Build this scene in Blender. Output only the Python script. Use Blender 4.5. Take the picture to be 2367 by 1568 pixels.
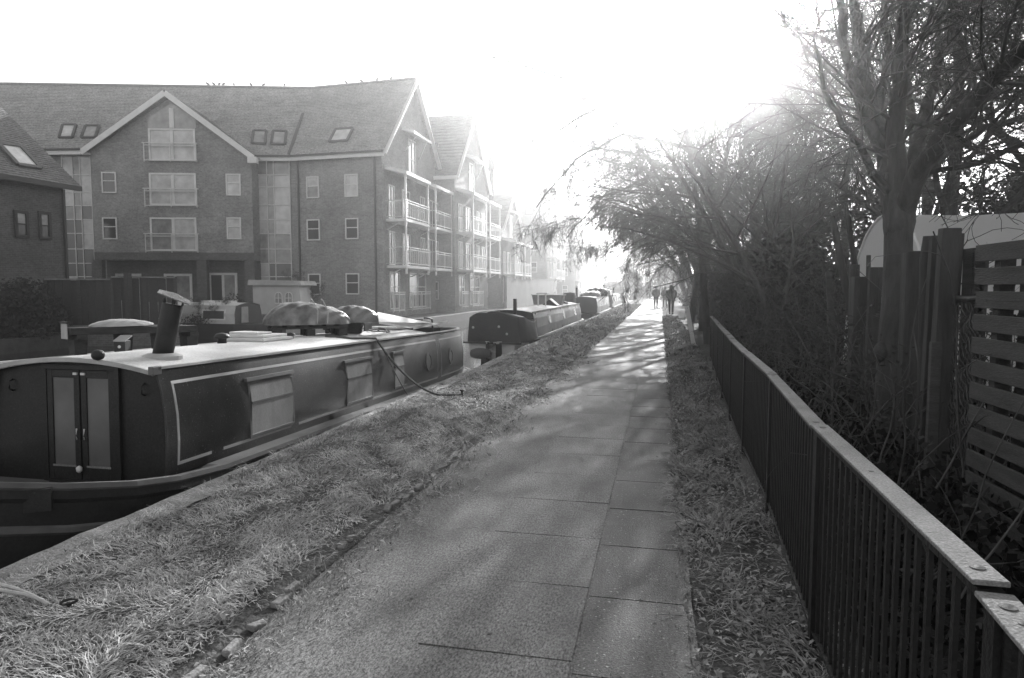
import bpy, math, random
import numpy as np
from mathutils import Vector, Matrix

R = math.radians
rnd = random.Random(7)
nr = np.random.default_rng(11)
for _o in list(bpy.data.objects):
    bpy.data.objects.remove(_o)
SC = bpy.context.scene
COL = SC.collection

# ------------------------------------------------------------------ camera, light, exposure
CAM = Vector((0.0, 0.0, 1.6))
PITCH, YAW = 4.24, 12.18            # degrees down / degrees to the canal side
cd = bpy.data.cameras.new('camera')
cam = bpy.data.objects.new('camera', cd)
COL.objects.link(cam)
cam.location = CAM
cam.rotation_euler = (R(90 - PITCH), 0, R(YAW))
cd.lens, cd.sensor_width = 24.0, 36.0
cd.clip_start, cd.clip_end = 0.05, 1500
SC.camera = cam

SUN_EL, SUN_AZ = 20.0, 5.0           # degrees up; degrees to the right of the path direction (+Y)
w = bpy.data.worlds.new('World')
SC.world = w
w.use_nodes = True
wn, wl = w.node_tree.nodes, w.node_tree.links
wn.clear()
sky = wn.new('ShaderNodeTexSky')
sky.sky_type = 'NISHITA'
sky.sun_disc = False
sky.sun_elevation = R(SUN_EL)
sky.sun_rotation = R(SUN_AZ)
sky.air_density, sky.dust_density, sky.ozone_density = 1.2, 2.2, 1.0
bw = wn.new('ShaderNodeRGBToBW')
bg = wn.new('ShaderNodeBackground')
bg.inputs['Strength'].default_value = 0.12
wo = wn.new('ShaderNodeOutputWorld')
wl.new(sky.outputs[0], bw.inputs[0])
wl.new(bw.outputs[0], bg.inputs[0])
wl.new(bg.outputs[0], wo.inputs[0])

sl = bpy.data.lights.new('sun', 'SUN')
sl.energy, sl.angle, sl.color = 5.0, R(0.55), (1, 1, 1)
sun = bpy.data.objects.new('sun', sl)
COL.objects.link(sun)
_sd = Vector((math.sin(R(SUN_AZ)) * math.cos(R(SUN_EL)), math.cos(R(SUN_AZ)) * math.cos(R(SUN_EL)), math.sin(R(SUN_EL))))
sun.rotation_euler = _sd.to_track_quat('Z', 'Y').to_euler()
sun.location = (4, 40, 16)

vs = SC.view_settings
vs.view_transform, vs.look = 'Standard', 'None'
vs.exposure, vs.gamma = 1.55, 1.0
vs.use_curve_mapping = False
SC.cycles.use_denoising = True
SC.cycles.sample_clamp_indirect = 6.0
SC.cycles.denoiser = 'OPENIMAGEDENOISE'
SC.cycles.max_bounces = 5
SC.cycles.diffuse_bounces = 3
SC.cycles.transparent_max_bounces = 8
SC.cycles.volume_bounces = 0
HAZE = 0.0041
HAZE_G = 0.93

# ------------------------------------------------------------------ points of the place
F_ = 1578.0
_p, _y = R(PITCH), R(YAW)
FW = Vector((-math.sin(_y) * math.cos(_p), math.cos(_y) * math.cos(_p), -math.sin(_p)))
RT = Vector((math.cos(_y), math.sin(_y), 0))
UP = RT.cross(FW)


def ray(px, py):
    return RT * ((px - 1183.5) / F_) + UP * ((784 - py) / F_) + FW


def G(px, py, z=0.0):               # where a sight line meets the level z
    d = ray(px, py)
    return CAM + d * ((z - CAM.z) / d.z)


def D(px, py, dep):                 # at a depth along the view
    return CAM + ray(px, py) * dep


def X(px, py, x):                   # where a sight line meets the upright plane x = const
    d = ray(px, py)
    return CAM + d * ((x - CAM.x) / d.x)


# ------------------------------------------------------------------ mesh helpers
class MB:
    def __init__(self):
        self.v, self.f = [], []

    def quad(self, *pts):
        n = len(self.v)
        self.v += [tuple(p) for p in pts]
        self.f.append(tuple(range(n, n + len(pts))))
        return self

    def box(self, c, s, rz=0.0, rot=None):
        c = Vector(c)
        m = rot if rot is not None else Matrix.Rotation(rz, 3, 'Z')
        hx, hy, hz = s[0] / 2, s[1] / 2, s[2] / 2
        n = len(self.v)
        for dz in (-hz, hz):
            for dx, dy in ((-hx, -hy), (hx, -hy), (hx, hy), (-hx, hy)):
                self.v.append(tuple(c + m @ Vector((dx, dy, dz))))
        for a in ((3, 2, 1, 0), (4, 5, 6, 7), (0, 1, 5, 4), (1, 2, 6, 5), (2, 3, 7, 6), (3, 0, 4, 7)):
            self.f.append(tuple(n + i for i in a))
        return self

    def span(self, a, b):            # axis box between two corners
        a, b = Vector(a), Vector(b)
        return self.box((a + b) / 2, [abs(b[i] - a[i]) for i in range(3)])

    def beam(self, p0, p1, wd, ht, up=(0, 0, 1)):
        p0, p1 = Vector(p0), Vector(p1)
        d = p1 - p0
        L = d.length
        y = d / L
        u = Vector(up)
        x = y.cross(u)
        if x.length < 1e-4:
            x = y.cross(Vector((1, 0, 0)))
        x.normalize()
        z = x.cross(y)
        m = Matrix((x, y, z)).transposed()
        return self.box((p0 + p1) / 2, (wd, L, ht), rot=m)

    def extr(self, poly, vec):
        poly = [Vector(p) for p in poly]
        vec = Vector(vec)
        n, k = len(self.v), len(poly)
        self.v += [tuple(p) for p in poly] + [tuple(p + vec) for p in poly]
        self.f.append(tuple(range(n + k - 1, n - 1, -1)))
        self.f.append(tuple(range(n + k, n + 2 * k)))
        for i in range(k):
            j = (i + 1) % k
            self.f.append((n + i, n + j, n + k + j, n + k + i))
        return self

    def tube(self, pts, rad, n=8, cap=True):
        pts = [Vector(p) for p in pts]
        if not hasattr(rad, '__len__'):
            rad = [rad] * len(pts)
        base = len(self.v)
        ref = None
        for i, p in enumerate(pts):
            t = (pts[min(i + 1, len(pts) - 1)] - pts[max(i - 1, 0)]).normalized()
            if ref is None:
                ref = Vector((0, 0, 1)) if abs(t.z) < 0.9 else Vector((1, 0, 0))
            a = t.cross(ref).normalized()
            b = t.cross(a).normalized()
            ref = -b.cross(t).cross(t) if False else ref
            for k in range(n):
                th = 2 * math.pi * k / n
                self.v.append(tuple(p + (a * math.cos(th) + b * math.sin(th)) * rad[i]))
        for i in range(len(pts) - 1):
            for k in range(n):
                k2 = (k + 1) % n
                o = base + i * n
                self.f.append((o + k, o + k2, o + n + k2, o + n + k))
        if cap:
            self.f.append(tuple(base + k for k in range(n - 1, -1, -1)))
            o = base + (len(pts) - 1) * n
            self.f.append(tuple(o + k for k in range(n)))
        return self

    def lathe(self, prof, c=(0, 0, 0), n=16, rot=None):
        c = Vector(c)
        m = rot if rot is not None else Matrix.Identity(3)
        base = len(self.v)
        for r, z in prof:
            for k in range(n):
                th = 2 * math.pi * k / n
                self.v.append(tuple(c + m @ Vector((r * math.cos(th), r * math.sin(th), z))))
        for i in range(len(prof) - 1):
            for k in range(n):
                k2 = (k + 1) % n
                o = base + i * n
                self.f.append((o + k, o + k2, o + n + k2, o + n + k))
        self.f.append(tuple(base + k for k in range(n - 1, -1, -1)))
        o = base + (len(prof) - 1) * n
        self.f.append(tuple(o + k for k in range(n)))
        return self

    def grid(self, rows):            # rows of points, joined
        base = len(self.v)
        k = len(rows[0])
        for r in rows:
            self.v += [tuple(p) for p in r]
        for i in range(len(rows) - 1):
            for j in range(k - 1):
                a = base + i * k + j
                self.f.append((a, a + 1, a + k + 1, a + k))
        return self

    def build(self, name, m, parent=None, org=None, smooth=False, bevel=0.0, solid=0.0):
        if org is not None:
            v = [(p[0] - org[0], p[1] - org[1], p[2] - org[2]) for p in self.v]
        else:
            v = self.v
        me = bpy.data.meshes.new(name)
        me.from_pydata(v, [], self.f)
        if smooth:
            me.polygons.foreach_set('use_smooth', [True] * len(me.polygons))
        me.materials.append(m)
        o = bpy.data.objects.new(name, me)
        COL.objects.link(o)
        if parent is not None:
            o.parent = parent
        if solid:
            md = o.modifiers.new('solid', 'SOLIDIFY')
            md.thickness = solid
        if bevel:
            md = o.modifiers.new('bevel', 'BEVEL')
            md.width, md.segments, md.limit_method = bevel, 2, 'ANGLE'
        return o


def tag(o, label=None, cat=None, group=None, kind=None):
    if label:
        o['label'] = label
    if cat:
        o['category'] = cat
    if group:
        o['group'] = group
    if kind:
        o['kind'] = kind
    return o


def thing(name, label, cat, loc=(0, 0, 0), rot=(0, 0, 0), group=None):
    o = bpy.data.objects.new(name, None)
    o.empty_display_size = 0.2
    COL.objects.link(o)
    o.location, o.rotation_euler = loc, rot
    return tag(o, label, cat, group)


def npmesh(name, V, faces, m, parent=None, smooth=False):
    """faces: int array (n,k)"""
    me = bpy.data.meshes.new(name)
    V = np.asarray(V, dtype=np.float32)
    faces = np.asarray(faces, dtype=np.int32)
    n, k = faces.shape
    me.vertices.add(len(V))
    me.vertices.foreach_set('co', V.ravel())
    me.loops.add(n * k)
    me.loops.foreach_set('vertex_index', faces.ravel())
    me.polygons.add(n)
    me.polygons.foreach_set('loop_start', np.arange(0, n * k, k, dtype=np.int32))
    if smooth:
        me.polygons.foreach_set('use_smooth', np.ones(n, dtype=bool))
    me.materials.append(m)
    me.update(calc_edges=True)
    me.validate()
    o = bpy.data.objects.new(name, me)
    COL.objects.link(o)
    if parent is not None:
        o.parent = parent
    return o


def copy_tree(o, parent=None):
    c = o.copy()
    COL.objects.link(c)
    if parent is not None:
        c.parent = parent
    for ch in [x for x in bpy.data.objects if x.parent == o]:
        copy_tree(ch, c)
    return c


# ------------------------------------------------------------------ materials (black-and-white photograph: all greys)
def mat(name, c, rough=0.8, var=0.25, scale=4.0, bump=0.0, bscale=None, metal=0.0, spec=0.3, detail=6.0, stretch=None,
        fine=0.0, fscale=120.0, coat=0.0, speck=0.0, bplain=False):
    m = bpy.data.materials.new(name)
    m.use_nodes = True
    nt = m.node_tree
    n, l = nt.nodes, nt.links
    b = n['Principled BSDF']
    b.inputs['Roughness'].default_value = rough
    b.inputs['Metallic'].default_value = metal
    b.inputs['Specular IOR Level'].default_value = spec
    b.inputs['Coat Weight'].default_value = coat
    tc = n.new('ShaderNodeTexCoord')
    vec = tc.outputs['Object']
    if stretch:
        mp = n.new('ShaderNodeMapping')
        mp.inputs['Scale'].default_value = stretch
        l.new(vec, mp.inputs[0])
        vec = mp.outputs[0]
    nz = n.new('ShaderNodeTexNoise')
    nz.inputs['Scale'].default_value = scale
    nz.inputs['Detail'].default_value = detail
    nz.inputs['Roughness'].default_value = 0.62
    l.new(vec, nz.inputs['Vector'])
    mr = n.new('ShaderNodeMapRange')
    mr.inputs[1].default_value, mr.inputs[2].default_value = 0.3, 0.7
    mr.inputs[3].default_value, mr.inputs[4].default_value = c * (1 - var), c * (1 + var)
    l.new(nz.outputs[0], mr.inputs[0])
    out = mr.outputs[0]
    if fine:
        n2 = n.new('ShaderNodeTexNoise')
        n2.inputs['Scale'].default_value = fscale
        n2.inputs['Detail'].default_value = 2.0
        l.new(vec, n2.inputs['Vector'])
        r2 = n.new('ShaderNodeMapRange')
        r2.inputs[1].default_value, r2.inputs[2].default_value = 0.3, 0.7
        r2.inputs[3].default_value, r2.inputs[4].default_value = 1 - fine, 1 + fine
        l.new(n2.outputs[0], r2.inputs[0])
        mu = n.new('ShaderNodeMath')
        mu.operation = 'MULTIPLY'
        l.new(out, mu.inputs[0])
        l.new(r2.outputs[0], mu.inputs[1])
        out = mu.outputs[0]
    l.new(out, b.inputs['Base Color'])
    if speck:
        n3 = n.new('ShaderNodeTexNoise')
        n3.inputs['Scale'].default_value = 55.0
        n3.inputs['Detail'].default_value = 1.0
        l.new(tc.outputs['Object'], n3.inputs['Vector'])
        r3 = n.new('ShaderNodeMapRange')
        r3.inputs[1].default_value, r3.inputs[2].default_value = 0.69, 0.73
        r3.inputs[3].default_value, r3.inputs[4].default_value = 0.0, speck
        l.new(n3.outputs[0], r3.inputs[0])
        m3 = n.new('ShaderNodeMath')
        l.new(out, m3.inputs[0])
        l.new(r3.outputs[0], m3.inputs[1])
        out = m3.outputs[0]
        l.new(out, b.inputs['Base Color'])
    if bump:
        nb = n.new('ShaderNodeTexNoise')
        nb.inputs['Scale'].default_value = bscale or scale * 4
        nb.inputs['Detail'].default_value = 5.0
        l.new(tc.outputs['Object'] if bplain else vec, nb.inputs['Vector'])
        bp = n.new('ShaderNodeBump')
        bp.inputs['Strength'].default_value = bump
        bp.inputs['Distance'].default_value = 0.02
        l.new(nb.outputs[0], bp.inputs['Height'])
        l.new(bp.outputs[0], b.inputs['Normal'])
    return m


def brickmat(name, c, mortar, bw_=0.225, bh=0.075):
    m = mat(name, c, 0.9, 0.3, 0.5, fine=0.2, fscale=9)
    nt = m.node_tree
    n, l = nt.nodes, nt.links
    b = n['Principled BSDF']
    old = b.inputs['Base Color'].links[0].from_socket
    tc = n.new('ShaderNodeTexCoord')
    sx = n.new('ShaderNodeSeparateXYZ')
    l.new(tc.outputs['Object'], sx.inputs[0])
    ad = n.new('ShaderNodeMath')
    l.new(sx.outputs[0], ad.inputs[0])
    l.new(sx.outputs[1], ad.inputs[1])
    cx = n.new('ShaderNodeCombineXYZ')
    l.new(ad.outputs[0], cx.inputs[0])
    l.new(sx.outputs[2], cx.inputs[1])
    br = n.new('ShaderNodeTexBrick')
    br.inputs['Scale'].default_value = 1.0
    br.inputs['Brick Width'].default_value = bw_
    br.inputs['Row Height'].default_value = bh
    br.inputs['Mortar Size'].default_value = 0.008
    br.inputs['Color1'].default_value = (0.8, 0.8, 0.8, 1)
    br.inputs['Color2'].default_value = (1.2, 1.2, 1.2, 1)
    br.inputs['Mortar'].default_value = (mortar / c,) * 3 + (1,)
    l.new(cx.outputs[0], br.inputs['Vector'])
    mx = n.new('ShaderNodeMix')
    mx.data_type = 'RGBA'
    mx.blend_type = 'MULTIPLY'
    mx.inputs[0].default_value = 1.0
    l.new(old, mx.inputs[6])
    l.new(br.outputs[0], mx.inputs[7])
    l.new(mx.outputs[2], b.inputs['Base Color'])
    return m


M = {}
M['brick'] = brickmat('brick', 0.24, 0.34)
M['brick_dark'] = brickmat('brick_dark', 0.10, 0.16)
M['tile'] = mat('roof_tile', 0.30, 0.85, 0.25, 1.2, fine=0.4, fscale=9.0)
M['tile_dark'] = mat('roof_tile_dark', 0.15, 0.85, 0.25, 1.5, fine=0.4, fscale=9.0)
M['white'] = mat('white_paint', 0.72, 0.5, 0.08, 3.0)
M['fascia'] = mat('white_fascia', 0.75, 0.55, 0.08, 3.0)
M['pane_pale'] = mat('glass_blind_and_painted_sky', 0.52, 0.25, 0.3, 1.6, spec=0.6)  # blinds, plus reflected sky put into the pale base colour
M['pane_mid'] = mat('glass_curtain_and_painted_sky', 0.28, 0.2, 0.45, 1.7, spec=0.6)  # curtains, with some of the sky's reflection painted into the grey
M['pane_dark'] = mat('dark_glass', 0.05, 0.08, 0.3, 0.8, spec=0.7)
M['steel_white'] = mat('white_steel', 0.65, 0.4, 0.08, 4.0)
M['pipe'] = mat('downpipe', 0.05, 0.5, 0.1, 4.0)
M['lead'] = mat('lead_flashing', 0.07, 0.6, 0.2, 4.0)
M['asphalt'] = mat('asphalt', 0.105, 0.7, 0.55, 2.2, bump=0.3, bscale=140, fine=0.8, fscale=75, stretch=(1.3, .6, 1), bplain=True, speck=.10)
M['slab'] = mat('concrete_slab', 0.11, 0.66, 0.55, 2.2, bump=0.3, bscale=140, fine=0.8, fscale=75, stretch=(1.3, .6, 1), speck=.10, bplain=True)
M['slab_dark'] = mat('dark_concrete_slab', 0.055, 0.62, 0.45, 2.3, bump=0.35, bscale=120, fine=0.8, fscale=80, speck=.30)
M['dirt'] = mat('dirt', 0.085, 0.95, 0.4, 3.0, bump=0.8, bscale=40, fine=0.4, fscale=90)
M['earth'] = mat('verge_earth', 0.06, 0.95, 0.4, 5.0, bump=1.0, bscale=30, fine=0.5, fscale=60)
M['coping'] = mat('bank_stone', 0.20, 0.9, 0.35, 4.0, bump=0.7, bscale=40, fine=0.35, fscale=90)
M['stone'] = mat('kerb_stone', 0.19, 0.9, 0.35, 6.0, bump=0.6, bscale=50)
M['boat_side'] = mat('dark_boat_paint', 0.05, 0.4, 0.5, 1.6, spec=0.42, fine=0.3, fscale=80, speck=.10)
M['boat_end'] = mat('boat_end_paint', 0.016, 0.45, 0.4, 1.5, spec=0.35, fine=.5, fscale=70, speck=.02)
M['boat_black'] = mat('hull_blacking', 0.02, 0.5, 0.35, 2.0, bump=0.2, bscale=25, fine=0.2, fscale=50)
M['gunwale'] = mat('gunwale_paint', 0.11, 0.55, 0.3, 3.0)
M['frost'] = mat('frosted_roof', 0.55, 0.75, 0.18, 1.6, bump=0.2, bscale=60, fine=.15, fscale=50)
M['frost_grey'] = mat('thin_frost', 0.42, 0.8, 0.3, 2.0, bump=0.15, bscale=50)
M['line'] = mat('coach_line_paint', 0.30, 0.5, 0.12, 5.0)
M['boat_glass'] = mat('misted_window', 0.26, 0.25, 0.3, 1.8, spec=0.6, stretch=(1, 1.6, .8), fine=.1, fscale=60)
M['mud'] = mat('wet_mud', 0.035, 0.7, 0.4, 6.0, bump=1.0, bscale=30)
M['door_glass'] = mat('dim_door_glass', 0.12, 0.3, 0.25, 2.0, spec=0.5)
M['boat_frame'] = mat('window_alloy', 0.10, 0.45, 0.2, 6.0)
M['iron'] = mat('black_iron', 0.03, 0.55, 0.35, 8.0, bump=0.2, bscale=50)
M['timber_dark'] = mat('dark_timber', 0.05, 0.85, 0.35, 3.0, bump=0.4, bscale=24, stretch=(8, 1, 8))
M['timber'] = mat('weathered_timber', 0.06, 0.85, 0.3, 2.0, bump=0.3, bscale=18, stretch=(1, 1, 9), fine=0.25, fscale=40)
M['post'] = mat('rough_post', 0.045, 0.9, 0.4, 2.5, bump=0.5, bscale=12, stretch=(6, 6, 0.7))
M['board'] = mat('frosted_board', 0.62, 0.8, 0.12, 4.0, bump=0.2, bscale=40)
M['tarp'] = mat('plastic_tarpaulin', 0.17, 0.3, 0.85, 2.6, bump=1.0, bscale=11, spec=0.6)
M['canvas'] = mat('dark_canvas', 0.035, 0.7, 0.3, 3.0, bump=0.3, bscale=14)
M['pale_boat'] = mat('pale_boat_paint', 0.50, 0.5, 0.15, 1.2)
M['grey_boat'] = mat('grey_boat_paint', 0.26, 0.5, 0.35, 1.6)
M['rope'] = mat('rope', 0.09, 0.9, 0.3, 30.0)
M['rope_pale'] = mat('pale_rope', 0.42, 0.9, 0.2, 30.0)
M['rail'] = mat('frosted_steel_rail', 0.18, 0.8, 0.25, 5.0, bump=0.3, bscale=90, fine=0.35, fscale=160)
M['rail_side'] = mat('fence_paint', 0.012, 0.6, 0.4, 6.0, bump=0.3, bscale=60)
M['bark'] = mat('bark', 0.06, 0.95, 0.4, 3.0, bump=0.9, bscale=14, stretch=(3, 3, 0.7))
M['twig'] = mat('twig_bark', 0.07, 0.9, 0.3, 2.0)
M['leaf'] = mat('evergreen_leaf', 0.045, 0.8, 0.5, 1.6, spec=0.15)
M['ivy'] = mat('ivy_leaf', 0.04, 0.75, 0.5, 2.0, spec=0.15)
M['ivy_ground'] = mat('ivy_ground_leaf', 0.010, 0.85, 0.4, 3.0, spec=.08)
M['bramble'] = mat('bramble_stem', 0.07, 0.85, 0.5, 6.0)
M['litter'] = mat('frosted_litter', 0.26, 0.85, 0.5, 9.0)
M['grass'] = mat('frosted_grass', 0.33, 0.8, 0.55, 3.5, fine=0.4, fscale=40)
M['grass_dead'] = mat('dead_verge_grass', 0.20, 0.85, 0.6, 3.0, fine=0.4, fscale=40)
M['sheet'] = mat('polythene_sheet', 0.72, 0.35, 0.10, 1.0, bump=0.3, bscale=3)


def translucent(m, fac, c):
    nt = m.node_tree
    b = nt.nodes['Principled BSDF']
    tr = nt.nodes.new('ShaderNodeBsdfTranslucent')
    tr.inputs[0].default_value = (c, c, c, 1)
    mx = nt.nodes.new('ShaderNodeMixShader')
    mx.inputs[0].default_value = fac
    nt.links.new(b.outputs[0], mx.inputs[1])
    nt.links.new(tr.outputs[0], mx.inputs[2])
    nt.links.new(mx.outputs[0], nt.nodes['Material Output'].inputs['Surface'])


translucent(M['sheet'], .55, .8)
M['cloth_dark'] = mat('dark_cloth', 0.03, 0.9, 0.3, 8.0)
M['skin'] = mat('skin', 0.3, 0.6, 0.1, 8.0)
M['hair'] = mat('hair', 0.03, 0.7, 0.2, 20.0)
M['water'] = mat('canal_water', 0.012, 0.06, 0.2, 0.5, spec=0.5, bump=0.12, bscale=3.0)
M['wire'] = mat('wire', 0.06, 0.6, 0.2, 10.0)
M['bird'] = mat('feathers', 0.08, 0.8, 0.2, 10.0)
# ------------------------------------------------------------------ the setting
_gw = [(nr.uniform(0, 6.28), nr.uniform(0, 6.28), f) for f in (2.1, 3.7, 6.3, 11.0, 17.0)]


def gz(x, y):                        # small mounds of the verges
    x, y = np.asarray(x, float), np.asarray(y, float)
    z = 0
    for a, b, f in _gw:
        z = z + np.sin(x * f * 1.1 + a + 1.7 * np.sin(y * f * .23 + b)) * np.sin(y * f * .6 + b) * (0.040 / f ** 0.75)
    return z + 0.012


BANK = -3.66
m = MB()
m.span((-3.45, -60, -0.05), (300, 300, -0.35))
tag(m.build('ground', M['earth']), kind='structure')

m = MB()
m.quad((-300, -80, -0.62), (300, -80, -0.62), (300, 320, -0.62), (-300, 320, -0.62))
tag(m.build('water', M['water']), kind='structure')

m = MB()
m.extr([(-300, 34.0, -0.12), (-300, 320, -0.12), (-13.2, 320, -0.12), (-13.2, 37.0, -0.12), (-17.0, 36.0, -0.12), (-19.5, 31.5, -0.12),
        (-21.5, 25.0, -0.12), (-21.5, -40, -0.12), (-300, -40, -0.12)][::-1], (0, 0, -0.8))
tag(m.build('far_bank', M['earth']), kind='structure')


def verge(name, x0, x1, ys, nx, m_, dz=0.0):
    rows = []
    for y in ys:
        rows.append([(x, y, float(gz(x, y)) * min(1, (x - x0 + .05) * 4, (x1 - x + .02) * 4) + dz) for x in np.linspace(x0, x1, nx)])
    b = MB().grid(rows)
    return tag(b.build(name, m_, smooth=True), kind='structure')


ysn = list(np.arange(-1.0, 14, 0.09)) + list(np.arange(14, 40, 0.4)) + list(np.arange(40, 150, 3.0))
verge('verge', -3.45, -1.84, ysn, 20, M['earth'], 0.0)
verge('verge', 0.13, 1.05, ysn, 12, M['earth'], -0.01)

# bank edge: an uneven stone and concrete coping with a face down to the water
rows = []
yv = list(np.arange(-2, 24, 0.12)) + list(np.arange(24, 150, 2.0))
for y in yv:
    e = BANK + rnd.uniform(-0.012, 0.012) + 0.02 * math.sin(y * 1.3) * math.sin(y * .37)
    z = 0.006 + rnd.uniform(-0.006, 0.006)
    rows.append([(-3.36, y, z + 0.004), (e + 0.10, y, z + rnd.uniform(-.004, .006)), (e + 0.025, y, z), (e, y, z - 0.03), (e - 0.01, y, -0.3), (e, y, -0.95)])
tag(MB().grid(rows).build('bank_edge', M['coping'], smooth=False), kind='structure')

# towing path: a worn sheet with concrete slabs let into it
rows = []
for y in np.arange(-2, 150, 0.5):
    rows.append([(-1.90 + 0.04 * math.sin(y * 1.7) + rnd.uniform(-.025, .025), y, -0.004), (-1.5, y, 0.004), (-1.06, y, -0.003), (-0.3, y, -0.0045), (0.19 + rnd.uniform(-.02, .02), y, -0.005)])
path = tag(MB().grid(rows).build('path', M['asphalt']), kind='structure')
ROW = 0.735
slabs = []
for k in range(30):
    y0 = 1.25 + k * ROW
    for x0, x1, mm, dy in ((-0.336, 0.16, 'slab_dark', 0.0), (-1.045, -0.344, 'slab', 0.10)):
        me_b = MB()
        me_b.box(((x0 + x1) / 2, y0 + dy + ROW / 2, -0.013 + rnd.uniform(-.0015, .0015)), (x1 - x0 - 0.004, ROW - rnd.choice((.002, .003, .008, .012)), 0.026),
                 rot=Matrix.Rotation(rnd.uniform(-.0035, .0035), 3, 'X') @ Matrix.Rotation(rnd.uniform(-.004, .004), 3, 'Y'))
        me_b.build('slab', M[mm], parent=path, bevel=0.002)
# the broken kerb between path and grass, standing proud along a rut
for k in range(34):
    y = 1.6 + k * 0.145 + rnd.uniform(-.03, .03)
    if rnd.random() < 0.18:
        continue
    b = MB().box((-1.865 + rnd.uniform(-.015, .015) - 0.03 * math.sin(y * 2), y, 0.012), (rnd.uniform(.025, .05), rnd.uniform(.07, .17), rnd.uniform(.03, .055)),
                 rot=Matrix.Rotation(rnd.uniform(-.25, .25), 3, 'Z') @ Matrix.Rotation(rnd.uniform(-.3, .3), 3, 'X'))
    b.build('kerb_stone', M['stone'], parent=path, bevel=0.008)


rows = []
for y in np.arange(1.0, 6.8, .07):
    c_ = -1.90 - .03 * math.sin(y * 2.0)
    rows.append([(c_ - .07, y, .008), (c_ - .03, y, .012 + rnd.uniform(-.006, .008)), (c_, y, .004 + rnd.uniform(-.004, .004)), (c_ + .035, y, .010 + rnd.uniform(-.004, .006)), (c_ + .06, y, .002)])
tag(MB().grid(rows).build('mud_rut', M['mud']), kind='structure')


# ------------------------------------------------------------------ grass
def blades(N, xr, yr, Lr, wd, seed, tilt=(0.5, 1.25), lie=0.9, dens=None, zoff=0.0):
    g = np.random.default_rng(seed)
    x = g.uniform(*xr, N)
    y = yr[0] + (yr[1] - yr[0]) * g.random(N)
    if dens is not None:
        keep = g.random(N) < dens(x, y)
        x, y = x[keep], y[keep]
        N = len(x)
    z = np.where((x > -1.84) & (x < .13), -.004, gz(x, y)) + zoff
    # swirl: neighbouring blades lean the same way
    az = 2.2 * np.sin(x * 5.1 + 1.3 * np.sin(y * 3.3)) + 2.0 * np.sin(y * 4.3 + 2.1 * np.sin(x * 2.9)) + g.normal(0, 0.75, N)
    L = g.uniform(*Lr, N) * (0.7 + 0.6 * g.random(N))
    th = g.uniform(*tilt, N)                     # lean from the upright at the foot
    dth = g.uniform(0.15, lie, N) / 2.0
    K = 4
    ca, sa = np.cos(az), np.sin(az)
    P = np.stack([x, y, z], 1)
    V = np.zeros((N, K * 2 + 2, 3))
    ww = wd * g.uniform(0.6, 1.3, N)
    side = np.stack([-sa, ca, np.zeros(N)], 1)
    twist = g.normal(0, .5, N)
    side[:, 2] = np.sin(twist) * .6
    for k in range(K + 1):
        t = 1 - (k / K) ** 2 * 0.85
        V[:, 2 * k] = P - side * (ww * t / 2)[:, None]
        V[:, 2 * k + 1] = P + side * (ww * t / 2)[:, None]
        st = np.stack([np.sin(th) * ca, np.sin(th) * sa, np.cos(th)], 1)
        P = P + st * (L / K)[:, None]
        P[:, 2] = np.maximum(P[:, 2], np.where((P[:, 0] > -1.84) & (P[:, 0] < .13), 0, gz(P[:, 0], P[:, 1])) + 0.004 + 0.004 * (k % 2))
        th = th + dth
        az2 = az + g.normal(0, .25, N)
        ca, sa = np.cos(az2), np.sin(az2)
    nv = K * 2 + 2
    base = (np.arange(N) * nv)[:, None, None]
    f = np.array([[2 * k, 2 * k + 1, 2 * k + 3, 2 * k + 2] for k in range(K)])[None] + base
    return V.reshape(-1, 3), f.reshape(-1, 4)


def join_np(parts):
    vs_, fs_, o = [], [], 0
    for v, f in parts:
        vs_.append(v)
        fs_.append(f + o)
        o += len(v)
    return np.concatenate(vs_), np.concatenate(fs_)


def dl(x, y):                        # bare patches, and the rut by the path
    p = 0.62 + 0.5 * np.sin(x * 3.1 + 1.2 * np.sin(y * 1.9)) * np.sin(y * 2.3 + x)
    p = np.clip(p + 0.2, 0.12, 1)
    rut = np.where(y < 6.5, np.abs(x + 1.90 + .03 * np.sin(y * 2.0)), 1)
    p = p * np.clip((rut - .045) / .05, .03, 1)
    edge = -1.80 + .12 * np.sin(y * 2.7) + .10 * np.sin(y * 6.1 + 1)
    return p * np.clip(1 - (x - edge) / .42, 0, 1) ** 2


def dlong(x, y):                     # the long tufts stop short of the path
    return dl(x, y) * np.clip((-1.90 - x) * 9, 0, 1)


V_, F4 = join_np([
    blades(9000, (-1.92, -1.36), (1.3, 9.0), (.015, .05), .0042, 8, tilt=(.7, 1.5), dens=dl),
    blades(12000, (-3.50, -1.38), (1.3, 4.5), (.03, .10), .0042, 6, dens=dl),
    blades(22000, (-3.50, -1.38), (1.3, 4.5), (.05, .15), .0052, 1, tilt=(.9, 1.5), lie=1.7, dens=dlong),
    blades(11000, (-3.52, -1.38), (4.5, 8.5), (.05, .15), .006, 7, dens=dl),
    blades(21000, (-3.52, -1.38), (4.5, 8.5), (.05, .14), .0062, 2, tilt=(.9, 1.5), lie=1.6, dens=dlong),
    blades(20000, (-3.52, -1.36), (8.5, 16), (.06, .15), .011, 3, tilt=(.8,1.5), lie=1.3, dens=dl),
    blades(11000, (-3.52, -1.72), (16, 34), (.07, .16), .018, 4),
    blades(5000, (-3.52, -1.72), (34, 70), (.08, .16), .04, 5)])
tag(npmesh('grass', V_, F4, M['grass']), 'frosted matted grass along the bank beside the moored boats', 'grass', kind='stuff')


def dr(x, y):
    p = 0.30 + 0.7 * np.sin(x * 6 + 2 * np.sin(y * 2.1)) * np.sin(y * 3.1 + 1)
    return np.clip(p + .1, .05, 1) * np.clip((x - 0.10) * 6, 0, 1)


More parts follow.
